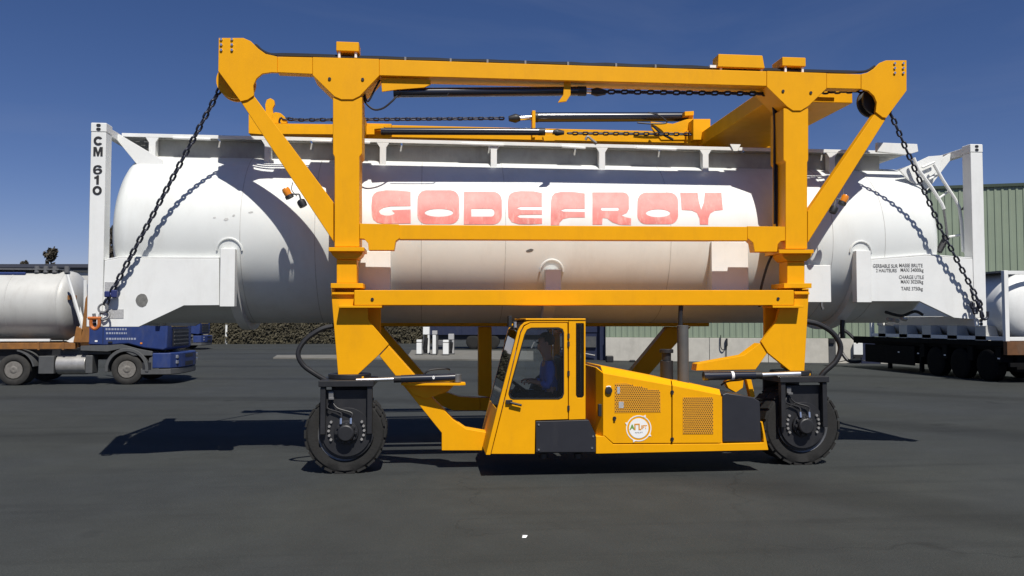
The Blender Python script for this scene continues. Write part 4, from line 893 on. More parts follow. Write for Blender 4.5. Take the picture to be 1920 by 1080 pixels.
for sg in (-1, 1):
    hp = v2((hx - .06, hy + sg * .10, hz - .02), .095, a0); kn = v2((hx - .44, hy + sg * .13, hz + .03), .076, hp); v2((hx - .50, hy + sg * .13, zlow + .26), .058, kn)
skin_obj('trousers', V2, E2, RD2, TROU, drv)
hm = MB(); bmesh.ops.create_uvsphere(hm.bm, u_segments=20, v_segments=14, radius=1)
for v in hm.bm.verts: v.co = Vector((hx - .045 + v.co.x * .108, hy + v.co.y * .098, hz + .715 + v.co.z * .10))
bmesh.ops.delete(hm.bm, geom=[v for v in hm.bm.verts if v.co.x < hx - .10 and v.co.z < hz + .75 or v.co.z < hz + .64], context='VERTS'); hm.build('hair', HAIR, drv)
m = MB()
for sg in (-1, 1): m.lathe([(-.012, .004), (0, .013), (.012, .004)], (hx - .158, hy + sg * .034, hz + .68), 'x', 10)
m.build('eyes', BLK, drv)
for sg in (-1, 1):
    m = MB(); m.lathe([(-.006, .008), (0, .024), (.008, .026), (.016, .012)], (hx - .06, hy + sg * .096, hz + .67), 'y', 12); m.build('ear', SKIN, drv)
MB().box(hx - .158, hx - .148, hy - .024, hy + .024, hz + .593, hz + .60).build('mouth', mat('lip', (.3, .1, .08), .6), drv)

# ================================================================== BLUE TRACTOR + ORANGE TRAILER (left)
TYn = 14.7; TW = 2.45
DRIM = mat('dusty_rim', (.17, .16, .145), .75, var=.35, scale=12, dirt=.6)
def wheel_parts(par, x, y, r, wdt, zc=None, n=36):
    zc = r if zc is None else zc
    t = MB().lathe([(0.02, r * .58), (0, r * .66), (-.0, r * .86), (.03, r * .98), (wdt - .03, r * .98), (wdt, r * .86), (wdt, r * .6)], (x, y, zc), 'y', n, True).build('wheel', RUBD, par)
    h = MB(); h.lathe([(.012, r * .60), (.012, r * .555), (.09, r * .52), (.11, r * .40), (.09, r * .36), (.02, r * .27), (.0, r * .20), (-.01, r * .1), (.0, .02)], (x, y, zc), 'y', 24); h.build('rim', DRIM, t)
    b = MB()
    hq = MB()
    for k in range(8): a = 2 * math.pi * k / 8; hq.cyl((x + r * .47 * math.cos(a), y, zc + r * .47 * math.sin(a)), .030, .085, .104, 'y', 8)
    hq.build('rim_openings', SBK, t, kind='stuff')
    for k in range(10): a = 2 * math.pi * k / 10; b.cyl((x + r * .36 * math.cos(a), y, zc + r * .36 * math.sin(a)), .016, .05, .10, 'y', 6)
    b.build('wheel_nuts', STL, t, kind='stuff'); return t
def T(px, py): return XZ(px, py, TYn)
wf = T(237, 692); wr_ = T(24, 692); gz = 0
trk = thing('tractor_truck', (wf[0], TYn + TW / 2, 0), 'dusty blue lorry cab pulling the orange trailer at left', 'lorry')
xcab0, xf = T(165, 640)[0], T(313, 640)[0]
zc0_ = T(165, 648)[1]
m = MB(); m.prism([(xcab0, zc0_ + .02), (T(197, 648)[0], zc0_), (T(240, 645)[0], T(240, 645)[1]), (T(270, 653)[0], T(270, 653)[1]), (T(306, 657)[0], T(306, 657)[1]), (xf, T(306, 657)[1] + .05), (xf + .02, 1.9), (xf - .12, 2.7), (xf - .3, 3.05), (xf - .6, 3.15), (xcab0 + .05, 3.15), (xcab0, 3.0)], TYn, TYn + TW)
cb = m.build('truck_cab', BLU, trk, .05, seg=3)
m = MB(); m.prism([(T(193, 640)[0] - .008, zc0_ + .06), (T(193, 640)[0] + .008, zc0_ + .06), (T(193, 640)[0] + .008, 2.8), (T(193, 640)[0] - .008, 2.8)], TYn - .004, TYn - .001); m.build('door_seam', BLK, cb)
MB().prism([(T(200, 0)[0], 1.98), (xf - .25, 1.95), (xf - .4, 2.72), (T(200, 0)[0], 2.75)], TYn - .008, TYn - .001).build('side_window', GREYP, cb)
MB().prismz([(xf + .03, TYn + .12), (xf + .045, TYn + .12), (xf + .045, TYn + TW - .12), (xf + .03, TYn + TW - .12)], 2.0, 2.05).build('wiper', BLK, cb)
q = (xf - .06); m = MB(); m.poly([(TYn + .15, 0), (TYn + TW - .15, 0), (TYn + TW - .2, 1), (TYn + .2, 1)], lambda p: (xf + .028 - .12 * p[1], p[0], 2.02 + .72 * p[1]), lambda p: (xf + .0 - .12 * p[1], p[0], 2.0 + .72 * p[1])); m.build('windscreen', BLK, cb)
gl = MB(); gl.box(xf + .02, xf + .05, TYn + .45, TYn + TW - .45, 1.12, 1.66)
go = gl.build('grille', BLK, cb, .01)
for k in range(4): MB().box(xf + .051, xf + .065, TYn + .5, TYn + TW - .5, 1.18 + .12 * k, 1.225 + .12 * k).build('grille_bar', GREYP, go) if False else None
gb = MB()
for k in range(4): gb.box(xf + .051, xf + .068, TYn + .5, TYn + TW - .5, 1.18 + .12 * k, 1.22 + .12 * k)
gb.build('grille_bars', GREYP, cb, kind='stuff')
MB().box(xf + .022, xf + .03, TYn + .35, TYn + TW - .5, 1.72, 1.86).build('name_board', mat('yellowed_board', (.30, .22, .10), .7, var=.6, scale=9), cb)
bz0, bz1 = T(300, 692)[1], T(300, 662)[1]
bp = MB(); bp.prismz([(T(298, 0)[0], TYn + .0), (xf + .10, TYn + .02), (xf + .26, TYn + .35), (xf + .30, TYn + .8), (xf + .30, TYn + TW - .8), (xf + .26, TYn + TW - .35), (xf + .1, TYn + TW - .02), (T(298, 0)[0], TYn + TW)], bz0 + .02, bz1); bpo = bp.build('bumper', BLU, trk, .03, seg=2)
bp = MB(); bp.prismz([(T(276, 0)[0], TYn + .01), (xf + .11, TYn + .03), (xf + .26, TYn + .36), (xf + .29, TYn + .8), (xf + .29, TYn + TW - .8), (xf + .26, TYn + TW - .36), (xf + .11, TYn + TW - .03), (T(276, 0)[0], TYn + TW - .01)], T(300, 703)[1], bz0 + .018); bp.build('bumper_skirt', GREYP, trk, .03)
def onbump(y0, y1, z0, z1, m_, name, off=.0):
    xa = xf + .305 + off; MB().box(xa - .2, xa, y0, y1, z0, z1).build(name, m_, bpo, .01)
onbump(TYn + .82, TYn + 1.63, bz1 - .16, bz1 - .05, BLK, 'bumper_slot'); onbump(TYn + .82, TYn + 1.63, bz0 + .06, bz0 + .2, BLK, 'bumper_slot')
for ya in (TYn + .12, TYn + TW - .42):
    for zz_ in (bz1 - .12, bz1 - .28): 
        x_ = xf + .255; MB().box(x_ - .15, x_, ya + .1, ya + .32, zz_ - .05, zz_ + .05).build('headlight', CHR, bpo, .012)
a, b = T(203, 643), T(211, 640); MB().box(a[0], b[0], TYn - .03, TYn - .002, a[1], b[1]).build('door_handle', BLK, cb, .006)
a, b = T(263, 645), T(267, 642); MB().box(a[0], b[0], TYn - .012, TYn - .001, a[1], b[1]).build('side_marker', AMB, cb)
a, b = T(178, 641), T(183, 638); MB().box(a[0], b[0], TYn - .01, TYn - .001, a[1], b[1]).build('side_marker', WLT, cb)
MB().tube([(xf - .35, TYn - .02, 2.75), (xf - .2, TYn - .22, 2.7), (xf - .2, TYn - .22, 2.1)], .025, 6).box(xf - .26, xf - .14, TYn - .34, TYn - .12, 2.1, 2.6).build('wing_mirror', BLK, cb)
# fenders, steps, tank, chassis
r_ = .46
outer = arc(wf[0], r_, .63, -8, 188, 20); inner = arc(wf[0], r_, .53, 188, -8, 20)
MB().prism(outer + inner, TYn - .01, TYn + .5).build('mudguard', GREYP, trk, .015)
m = MB(); m.prism([(wf[0] + .63, T(270, 672)[1]), (T(298, 672)[0], T(298, 660)[1] - .02), (T(298, 672)[0], T(298, 702)[1]), (wf[0] + .70, T(298, 702)[1]), (wf[0] + .62, .5)], TYn + .02, TYn + .4); m.build('step_panel', GREYP, trk, .01)
MB().box(T(280, 0)[0], T(296, 0)[0], TYn + .005, TYn + .019, T(0, 694)[1], T(0, 681)[1]).build('step', BLK, trk)
MB().prism([(T(200, 0)[0], T(0, 648)[1]), (T(240, 0)[0], T(0, 646)[1]), (T(272, 0)[0], T(0, 655)[1]), (T(298, 0)[0], T(0, 660)[1]), (T(298, 0)[0], T(0, 668)[1]), (T(262, 0)[0], T(0, 668)[1]), (T(237, 0)[0], T(0, 655)[1]), (T(215, 0)[0], T(0, 660)[1]), (T(165, 0)[0], T(0, 658)[1]), (T(165, 0)[0], T(0, 649)[1])], TYn + .015, TYn + TW - .02).build('lower_panel', GREYP, trk, .01)
m = MB(); m.cyl((0, TYn + .36, (T(0, 668)[1] + T(0, 702)[1]) / 2), .30, T(117, 0)[0], T(172, 0)[0], 'x', 24); m.build('fuel_tank', SILV, trk, .02)
MB().box(T(87, 0)[0], T(117, 0)[0] - .02, TYn + .05, TYn + .6, T(0, 702)[1], T(0, 668)[1]).build('battery_box', GREYP, trk, .02)
MB().box(T(173, 0)[0], T(187, 0)[0], TYn + .05, TYn + .5, T(0, 702)[1], T(0, 667)[1]).build('air_tank', GREYP, trk, .03)
MB().box(T(-20, 0)[0], xf - .3, TYn + .75, TYn + .9, .72, .98).box(T(-20, 0)[0], xf - .3, TYn + 1.55, TYn + 1.7, .72, .98).build('chassis_rail', BLK, trk)
MB().box(T(120, 0)[0], T(215, 0)[0], TYn + .3, TYn + TW - .3, T(0, 666)[1], T(0, 656)[1]).build('catwalk', GREYP, trk, .01)
wheel_parts(trk, wf[0], TYn + .03, r_, .32); wheel_parts(trk, wr_[0], TYn + .03, r_, .55); wheel_parts(trk, wf[0], TYn + TW - .35, r_, .32); wheel_parts(trk, wr_[0], TYn + TW - .58, r_, .55)
MB().prism(arc(wr_[0], r_, .60, 10, 80, 8) + arc(wr_[0], r_, .56, 80, 10, 8), TYn, TYn + .55).build('mudguard', GREYP, trk)
m = MB()
for j, (y0, x0, x1) in enumerate(((617, 198, 238), (624.5, 199, 238), (635, 199, 256))):
    x = x0
    while x < x1:
        w_ = random.uniform(2.2, 4.6); a, b = T(x, y0 + 2.1), T(min(x + w_, x1), y0 - 1.6); m.box(a[0], b[0], TYn - .006, TYn - .0045, a[1], b[1]); x += w_ + 1.4
m.build('door_lettering', mat('pale_print', (.30, .33, .42), .6, var=.3, scale=20), trk, kind='stuff')
t2 = copy_tree(trk); t2['label'] = 'second blue lorry far behind, past the nose of the first one'; t2['group'] = 'blue lorries at the left'; trk['group'] = 'blue lorries at the left'
gp = G(352, 656); t2.location = (gp.x - .4, gp.y + TW / 2, 0)

# trailer with orange frame
zt0, zt1 = T(0, 655)[1], T(0, 643)[1]
trl = thing('semi_trailer', (T(-60, 0)[0], TYn + TW / 2, 0), 'rusty orange skeletal trailer coupled to the blue lorry', 'trailer')
xe = T(155, 0)[0]; xs0 = T(155, 0)[0] - 11.5
MB().box(xs0, xe, TYn + .02, TYn + .18, zt0, zt1).build('side_beam', ORG, trl, .012)
MB().box(xs0, xe, TYn + TW - .18, TYn + TW - .02, zt0, zt1).build('side_beam', ORG, trl, .012)
for k in range(9): MB().box(xs0 + .05 + k * 1.38, xs0 + .2 + k * 1.38, TYn + .185, TYn + TW - .185, zt0 + .02, zt1 - .02).build('cross_member', ORG, trl)
for k in range(2): a, b = T(70 + 46 * k, 660), T(74 + 46 * k, 641); MB().box(a[0], b[0], TYn + .0, TYn + .019, zt0 - .02, zt1 + .02).build('stake_pocket', ORG, trl)
MB().box(xs0, xe, TYn + .6, TYn + .75, zt0 - .35, zt0 - .01).build('chassis_rail', BLK, trl)
MB().prism([T(a, b) for a, b in ((150, 642), (167, 642), (170, 540), (160, 560))], TYn + .0, TYn + .14).build('headboard_post', ORG, trl, .01)
MB().prism([T(a, b) for a, b in ((150, 642), (167, 642), (170, 540), (160, 560))], TYn + TW - .14, TYn + TW).build('headboard_post', ORG, trl, .01)
MB().prism([T(a, b) for a, b in ((137, 642), (150, 642), (156, 618), (143, 612))], TYn + .0, TYn + .1).build('twistlock_bracket', ORG, trl, .01)
for k in range(3): wheel_parts(trl, xs0 + 1.2 + 1.3 * k, TYn + .05, .5, .38); wheel_parts(trl, xs0 + 1.2 + 1.3 * k, TYn + TW - .45, .5, .38)
# its tank
tcn = thing('tank_container', (T(-40, 0)[0], TYn + TW / 2, zt1), 'dusty silver tank container on the orange trailer at left', 'tank container')
TZ2 = (T(0, 512)[1] + T(0, 638)[1]) / 2 + .05; TR2 = (T(0, 512)[1] - T(0, 638)[1]) / 2 * 1.08; xd = T(141, 0)[0]
pr = [(xd - 6.0, .02)]
for k in range(1, 9): t = math.pi / 2 * k / 8; pr.append((xd - 5.4 - .6 * math.cos(t), TR2 * math.sin(t)))
for k in range(9): t = math.pi / 2 * k / 8; pr.append((xd - .42 + .42 * math.sin(t), max(.02, TR2 * math.cos(t))))
t2o = MB().lathe(pr, (0, TYn + TW / 2, TZ2), 'x', 64).build('tank_shell', TANKG, tcn, ang=60)
for dx_ in (-.45, -1.9, -3.4): MB().lathe([(-.03, TR2 - .01), (-.025, TR2 + .008), (.025, TR2 + .008), (.03, TR2 - .01)], (xd + dx_, TYn + TW / 2, TZ2), 'x', 64).build('tank_band', TANKG, t2o)
m = MB(); a, b = T(117, 560), T(134, 555)
ysf = TYn + TW / 2 - TR2 * .88; MB().box(a[0], b[0], TYn + .33, TYn + .36, a[1] - .02, b[1] + .03).build('hazard_plate', ORG, tcn)
for (pa, pb_) in (((126, 515), (160, 630)), ((160, 525), (160, 640))):
    MB().tube([P(*pa, TYn + .08), P(*pb_, TYn + .08)], .05, 6).build('end_frame', WHT, tcn)
    MB().tube([P(*pa, TYn + .08) + Vector((0, TW - .2, 0)), P(*pb_, TYn + .08) + Vector((0, TW - .2, 0))], .05, 6).build('end_frame', WHT, tcn)
MB().prism([T(a, b) for a, b in ((147, 575), (149, 605), (140, 628), (122, 640), (128, 642), (150, 642), (154, 600))], TYn + .1, TYn + .14).build('end_cradle', WHT, tcn)
MB().box(xd - 5.6, T(100, 0)[0], TYn + .3, TYn + .38, T(0, 640.5)[1], T(0, 636)[1]).build('bottom_rail', WHT, tcn)
tz = T(0, 512)[1]; MB().box(xd - 5.4, xd - .6, TYn + TW / 2 - .5, TYn + TW / 2 + .5, TZ2 + TR2 + .02, TZ2 + TR2 + .06).build('walkway', STL, tcn)
MB().tube([P(-20, 513, TYn + .7), P(48, 513, TYn + .7)], .045, 6).build('hose_tube', BLU, tcn)
for x in (58, 75, 92, 115): MB().cyl((T(x, 0)[0], TYn + .8, TZ2 + TR2 - .06), .08, 0, .2, 'z', 10).build('top_valve', STL, tcn)

# ================================================================== RIGHT-HAND TRAILER AND CONTAINER (end on)
pL = P(1886, 640, 12.5); RX, RY = pL.x, 12.5; RW = 2.5; RL = 7.6; RZB, RZT = P(1886, 640, RY).z, P(1886, 507, RY).z
rc = thing('tank_container', (RX + RW / 2, RY + RL / 2, RZB), 'grey tank container with white end frame parked end-on at right', 'tank container')
for xx in (RX, RX + RW - .14):
    for yy_ in (RY, RY + RL - .14): MB().box(xx, xx + .14, yy_, yy_ + .14, RZB, RZT).build('corner_post', WHT, rc, .01)
for yy_ in (RY + .01, RY + RL - .12):
    MB().box(RX + .142, RX + RW - .142, yy_, yy_ + .1, RZT - .12, RZT - .01).build('end_rail', WHT, rc, .01); MB().box(RX + .142, RX + RW - .142, yy_, yy_ + .1, RZB + .01, RZB + .13).build('end_rail', WHT, rc, .01)
rz = (RZB + RZT) / 2; rr_ = (RZT - RZB) / 2 + .02
pr = []
for k in range(9): t = math.pi / 2 * k / 8; pr.append((RY + .12 + .5 - .5 * math.cos(t), max(.02, rr_ * math.sin(t))))
for k in range(9): t = math.pi / 2 * k / 8; pr.append((RY + RL - .62 + .5 * math.sin(t), max(.02, rr_ * math.cos(t))))
MB().lathe(pr, (RX + RW / 2, 0, rz), 'y', 56).build('tank_shell', WHT, rc, ang=60)
for k in range(5):
    yk_ = RY + .9 + k * 1.4; MB().prism([(RX + .02, RZB), (RX + .5, RZB - .0), (RX + .35, RZB + .45), (RX + .02, RZB + .5)], yk_, yk_ + .5).build('saddle_plate', TANKG, rc)
MB().box(RX + .3, RX + RW - .3, RY + .5, RY + RL - .5, RZT - .02, RZT + .03).build('walkway', STL, rc)
MB().box(RX + .02, RX + .1, RY + .15, RY + RL - .15, RZB + .02, RZB + .14).build('bottom_rail', WHT, rc)
rt = thing('semi_trailer', (RX + RW / 2, RY + RL / 2, 0), 'dark trailer under the grey tank container at right, orange rear beam', 'trailer')
MB().box(RX + .0, RX + RW, RY - .05, RY + .12, RZB - .42, RZB - .005).build('rear_beam', mat('rust_brown', (.13, .055, .018), .7, var=.3, dirt=.5), rt, .01)
MB().box(RX + .15, RX + .3, RY + .13, RY + RL + 1.5, RZB - .28, RZB - .006).box(RX + RW - .3, RX + RW - .15, RY + .13, RY + RL + 1.5, RZB - .28, RZB - .006).build('chassis_rail', SBK, rt, .01)
MB().box(RX + .02, RX + .08, RY + .13, RY + RL, RZB - .16, RZB - .01).build('side_rail', SBK, rt)
for k in range(3):
    yk_ = RY + .95 + 1.3 * k
    for xx in (RX + .05, RX + RW - .4):
        w_ = MB().lathe([(0, .3), (0, .44), (.03, .5), (.32, .5), (.35, .44), (.35, .3)], (xx, yk_, .5), 'x', 28).build('wheel', SBK, rt); MB().cyl((xx, yk_, .5), .29, .04, .31, 'x', 20).build('rim', BLK, w_)
for (yk_, l_) in ((RY + 4.9, 1.2), (RY + 6.5, .8)): MB().box(RX + .08, RX + .6, yk_, yk_ + l_, .35, .9).build('tool_box', SBK, rt, .02)  # boxes added to help fill the shaded side with dark
MB().box(RX + .5, RX + RW - .5, RY + .2, RY + RL + .5, .32, RZB - .29).build('shade_fill', SBK, rt, .02)  # added block filling the shaded gap below the tank with black
MB().box(RX + .03, RX + .07, RY + 4.7, RY + RL + .4, .28, RZB - .3).build('shade_sheet', SBK, rt, .01)  # added dark sheet closing the shaded flank
for yk_ in (RY + .4, RY + 1.7, RY + 3.0, RY + 4.25): MB().box(RX + .04, RX + .45, yk_ - .12, yk_ + .12, .62, RZB - .2).build('mudflap', SBK, rt)
for k, yk_ in enumerate((RY + 4.4, RY + 6.4)): MB().box(RX + .1, RX + .22, yk_, yk_ + .12, .08, .9).build('landing_leg', SBK, rt)
for k, yk_ in enumerate((RY + .3, RY + 2.9, RY + 4.4, RY + 5.6)): MB().box(RX + .012, RX + .019, yk_, yk_ + .1, .72, .76).build('side_reflector', WLT, rt)
MB().box(RX + .1, RX + RW - .1, RY - .04, RY + .06, .5, .62).build('bumper_bar', SBK, rt)
MB().tube(spline([(RX + .3, RY + RL + 1.4, 1.0), (RX - .1, RY + RL + 1.8, 1.5), (RX - .45, RY + RL + 1.6, 1.0), (RX - .3, RY + RL + 1.2, .3), (RX + .2, RY + RL + 1.0, .25)]), .07, 8).build('suction_hose', HOSE, rt)

# ================================================================== BUILDINGS
A_, B_ = G(1138, 676), G(1655, 682)
dv = (B_ - A_).normalized(); ang_ = math.atan2(dv.y, dv.x); LB = 34.0; HB = 7.75; HP = 1.12
bld = thing('warehouse', A_, 'green corrugated warehouse on a pale concrete base at right', 'building', rot=ang_)
MW = Matrix.Translation(A_) @ Matrix.Rotation(ang_, 4, 'Z')
def bl_build(mb, name, m, bevel=0, **kw):
    bmesh.ops.transform(mb.bm, matrix=MW, verts=mb.bm.verts); return mb.build(name, m, bld, bevel, **kw)
# corrugated cladding
m = MB(); pts = []; x = -.02; per = .28
while x < LB: pts += [(x, 0), (x + .15, 0), (x + .175, -.028), (x + .255, -.028)]; x += per
va = [m.bm.verts.new((a, b + .0, HP + .02)) for a, b in pts]; vb = [m.bm.verts.new((a, b + .0, HB)) for a, b in pts]
for i in range(len(pts) - 1): m.bm.faces.new((va[i], va[i + 1], vb[i + 1], vb[i]))
bl_build(m, 'cladding', GRN, smooth=False)
bl_build(MB().box(-.04, LB, -.09, .1, HB, HB + .13), 'roof_edge', mat('dark_green_trim', (.035, .055, .035), .6))
bl_build(MB().box(-.02, LB, .11, 22, HB - .3, HB - .1), 'roof', GREYP)
bl_build(MB().box(-.06, .02, .02, 22, HP, HB - .001), 'end_wall', GRN)
bl_build(MB().box(-.06, LB, -.07, -.001 + .0, HP - .001, HP + .019), 'drip_flashing', mat('flashing', (.12, .16, .10), .6))
def along(px): # distance along the wall of a photo column
    d = ray(px, 640); n_ = Vector((-dv.y, dv.x, 0)); t = (A_ - CAM).dot(n_) / d.dot(n_); return (CAM + d * t - A_).dot(dv)
edges_ = [-.06, along(1330), along(1440), along(1553)]
for i in range(3): bl_build(MB().box(edges_[i] + .01, edges_[i + 1] - .01, -.08, .2, 0, HP - .003), 'concrete_panel', CONC, .01)
bl_build(MB().box(along(1566), along(1612), -.08, .2, 0, HP - .003), 'concrete_panel', CONC, .01)
bl_build(MB().box(along(1650), along(1780), -.08, .2, 0, HP - .003), 'concrete_panel', CONC, .01); bl_build(MB().box(along(1780) + .02, LB, -.08, .2, 0, HP - .003), 'concrete_panel', CONC, .01)
bl_build(MB().box(along(1553) , along(1566), -.05, .2, 0, HP - .003), 'downpipe_niche', GREYP)
bl_build(MB().box(along(1612) , along(1650), -.03, .2, 0, HP - .003), 'doorway', NAVY)
bl_build(MB().box(along(1554), along(1564), -.14, -.051, HP - .22, HP - .02), 'meter_box', BLK, .01)
# dark loading bay at the left corner
d0, d1 = -2.6, -.08
by = MB().box(d0, d1, .5, .7, 0, 3.4); bl_build(by, 'bay_wall', NAVY)
for k in range(4): bl_build(MB().box(d0 + .05, d1 - .35, .46, .499, 1.35 + .46 * k, 1.35 + .46 * k + .43), 'door_panel', NAVY, .01)
bl_build(MB().box(d0 + .2, d1 - .5, .40, .455, .62, 1.15), 'notice_panel', GREYP)
bl_build(MB().box(d1 - .3, d1 - .02, .2, .49, 0, 3.4), 'bay_column', NAVY, .02)
m = MB(); m.tube([(d0 + .3, .38, .52), (d1 - .55, .38, .22)], .03, 6); bl_build(m, 'barrier_arm', SILV)
# things standing against / hung on the wall
def wall_pt(px, z, off=-.1): p = A_ + dv * along(px) + Vector((dv.y, -dv.x, 0)) * (-off); p.z = z; return p
q = wall_pt(1607, .62, -.2); eb = thing('electrical_cabinet', (q.x, q.y, .4), 'small white electrical cabinet on the warehouse wall left of the dark doorway', 'cabinet', rot=ang_)
m = MB(); m.box(-.19, .19, -.06, .09, 0, .52); bmesh.ops.transform(m.bm, matrix=world(eb), verts=m.bm.verts); m.build('cabinet_box', WHT, eb, .01)
m = MB(); m.box(-.2, .2, -.05, .09, -.12, -.005); m.tube(spline([(-.1, 0, -.1), (-.3, 0, -.2), (-.9, .05, -.36)]), .02, 6); m.tube(spline([(.1, 0, -.1), (.2, 0, -.25), (.5, .0, -.3)]), .02, 6); bmesh.ops.transform(m.bm, matrix=world(eb), verts=m.bm.verts); m.build('cable', BLK, eb)
q = wall_pt(1358, .5, -.16); hh = thing('wall_hose', (q.x, q.y, .3), 'thin dark hose looped on the pale warehouse base', 'hose', rot=ang_)
m = MB(); m.tube(spline([(-.16, 0, .95), (-.17, 0, .45), (-.1, 0, .28), (.0, 0, .3), (.08, 0, .5), (.1, 0, .7)]), .022, 6); bmesh.ops.transform(m.bm, matrix=world(hh), verts=m.bm.verts); m.build('hose_loop', BLK, hh)
m = MB(); m.box(.06, .15, -.05, .05, .45, .8); m.tube([(.1, 0, .45), (.08, 0, -.25)], .02, 6); bmesh.ops.transform(m.bm, matrix=world(hh), verts=m.bm.verts); m.build('nozzle', BLK, hh, .01)
q = G(1143, 679); m = MB(); m.box(q.x - .18, q.x + .16, q.y - .15, q.y + .1, 0, .3); o = m.build('wheel_chock', BLK, None, .04, label='black rubber wheel chock at the left corner of the warehouse base', category='wheel chock')
q = G(1186, 679); m = MB(); m.prismz([(q.x - .15, q.y), (q.x + .15, q.y), (q.x + .1, q.y + .2), (q.x - .1, q.y + .2)], 0, .1); m.build('drain_block', BLK, None, .03, label='low dark block lying against the pale warehouse base', category='block')

# pale building far left
def DP_(px, d, z=0):
    r_ = ray(px, 603); r_.z = 0; f = Vector((math.sin(TH), math.cos(TH), 0)); p = CAM + r_ * (d / r_.dot(f)); p.z = z; return p
pa, pb2 = DP_(-220, 62), DP_(330, 62); HB2 = 1.88 + (603 - 496) / 1500 * 62
dv2 = (pb2 - pa); ang2 = math.atan2(dv2.y, dv2.x); L2_ = dv2.length
pb_ = thing('depot_building', pa, 'long pale flat-roofed depot building behind the silver tank at left', 'building', rot=ang2); M2 = world(pb_)
def b2(mb, name, m, bevel=0):
    bmesh.ops.transform(mb.bm, matrix=M2, verts=mb.bm.verts); return mb.build(name, m, pb_, bevel)
b2(MB().box(0, L2_, 0, 14, 0, HB2 - .25), 'wall', PALE); b2(MB().box(-.3, L2_ + .3, -.35, 14.3, HB2 - .249, HB2 + .02), 'roof_edge', mat('slate_fascia', (.05, .055, .075), .6)); b2(MB().box(-.1, L2_ + .1, -.2, -.002, HB2 - .55, HB2 - .251), 'gutter', GREYP)
for k in range(10): b2(MB().box(.8 + k * 2.2, .9 + k * 2.2, -.05, -.001, 0, HB2 - .56), 'wall_joint', GREYP)

# navy box trailer behind the pumps
pa, pb2 = DP_(800, 55), DP_(1120, 55); dv3 = pb2 - pa; a3 = math.atan2(dv3.y, dv3.x); L3_ = dv3.length
bt = thing('box_trailer', pa, 'dark navy box trailer parked behind the fuel pumps', 'trailer', rot=a3); M3 = world(bt)
def b3(mb, name, m, par=None, bevel=0):
    bmesh.ops.transform(mb.bm, matrix=M3, verts=mb.bm.verts); return mb.build(name, m, par or bt, bevel)
b3(MB().box(0, L3_, 0, 2.5, .95, 3.9), 'trailer_body', NAVY, None, .03); b3(MB().box(.2, L3_ - .2, .2, 2.3, .6, .949), 'chassis_rail', BLK)
for k in range(7): b3(MB().box(.6 + 1.8 * k, .66 + 1.8 * k, -.03, -.002, .96, 3.85), 'side_post', NAVY)
for x in (3.2, 4.5, 5.8): 
    for y_ in (.05, 2.1): b3(MB().lathe([(0, .28), (0, .44), (.04, .5), (.31, .5), (.35, .44), (.35, .28)], (x, y_, .5), 'y', 24), 'wheel', RUB)
b3(MB().box(.6, 1.6, .05, .5, .25, .6), 'tool_box', STL, None, .02); b3(MB().tube([(7.6, .3, .9), (7.2, .3, .05)], .05, 6), 'landing_leg', SILV); b3(MB().box(8.4, 9.0, .1, .5, .2, .55), 'tool_box', SILV, None, .02)

# fuel pumps and columns on the island
PUMPG = 'fuel dispensers on the concrete island'
def pump(px0, px1, ytop, d, label, style, m=WHT):
    p0, p1 = DP_(px0, d, .07), DP_(px1, d, .07); w_ = (p1 - p0).length; h_ = 1.88 + (603 - ytop) / 1500 * d - .07; c = (p0 + p1) / 2
    o = thing('fuel_pump', c, label, 'fuel pump', PUMPG, rot=-TH); M_ = world(o)
    def bb(mb, name, mm, bv=.015): bmesh.ops.transform(mb.bm, matrix=M_, verts=mb.bm.verts); return mb.build(name, mm, o, bv)
    dp = .4
    bb(MB().box(-w_ / 2 - .03, w_ / 2 + .03, -.03, dp + .03, 0, .06), 'plinth', GREYP)
    if style == 'low':
        bb(MB().box(-w_ / 2, w_ / 2, 0, dp, .062, h_ * .80), 'pump_body', m); bb(MB().box(-w_ / 2, w_ / 2, 0, dp, h_ * .84, h_), 'pump_head', m); bb(MB().box(-w_ / 2 + .02, w_ / 2 - .02, .02, dp - .02, h_ * .801, h_ * .839), 'display_band', BLK, 0)
    elif style == 'portal':
        bb(MB().box(-w_ / 2, w_ / 2, 0, dp, h_ * .72, h_), 'pump_head', m); bb(MB().box(w_ / 2 - .1, w_ / 2, .02, dp - .02, .062, h_ * .719), 'side_column', m); bb(MB().box(-w_ / 2, -w_ / 2 + .08, .02, dp - .02, .062, h_ * .719), 'side_column', GREYP); bb(MB().box(-w_ / 2 + .1, w_ / 2 - .12, .1, dp - .05, .062, h_ * .6), 'pump_body', BLK)
        bb(MB().tube(spline([(-.05, -.04, h_ * .65), (-.1, -.08, h_ * .3), (.05, -.08, h_ * .2), (.1, -.04, h_ * .6)]), .025, 6), 'nozzle_hose', HOSE, 0)
    else:
        bb(MB().box(-w_ / 2, w_ / 2, 0, dp, .062, h_ * .84), 'pump_body', m); bb(MB().box(-w_ / 2 - .02, w_ / 2 + .06, -.02, dp, h_ * .841, h_), 'pump_head', LTB)
        bb(MB().box(w_ / 2, w_ / 2 + .1, .05, dp - .05, .062, h_ * .8), 'hose_bay', GREYP)
    return o
pump(781, 790.5, 637, 43.4, 'low white fuel pump at the left end of the island', 'low')
pump(793, 805, 613, 44.4, 'tall white portal shaped fuel pump behind the left low pump', 'portal')
pump(811, 817.5, 620, 43.4, 'slim tall white fuel pump column in the middle of the island', 'column')
pump(830.5, 841, 637.5, 43.0, 'low white fuel pump with grey band, right of the slim column', 'low')
pump(840.5, 851, 626, 44.2, 'grey fuel pump behind the right low pump', 'portal', LTB)

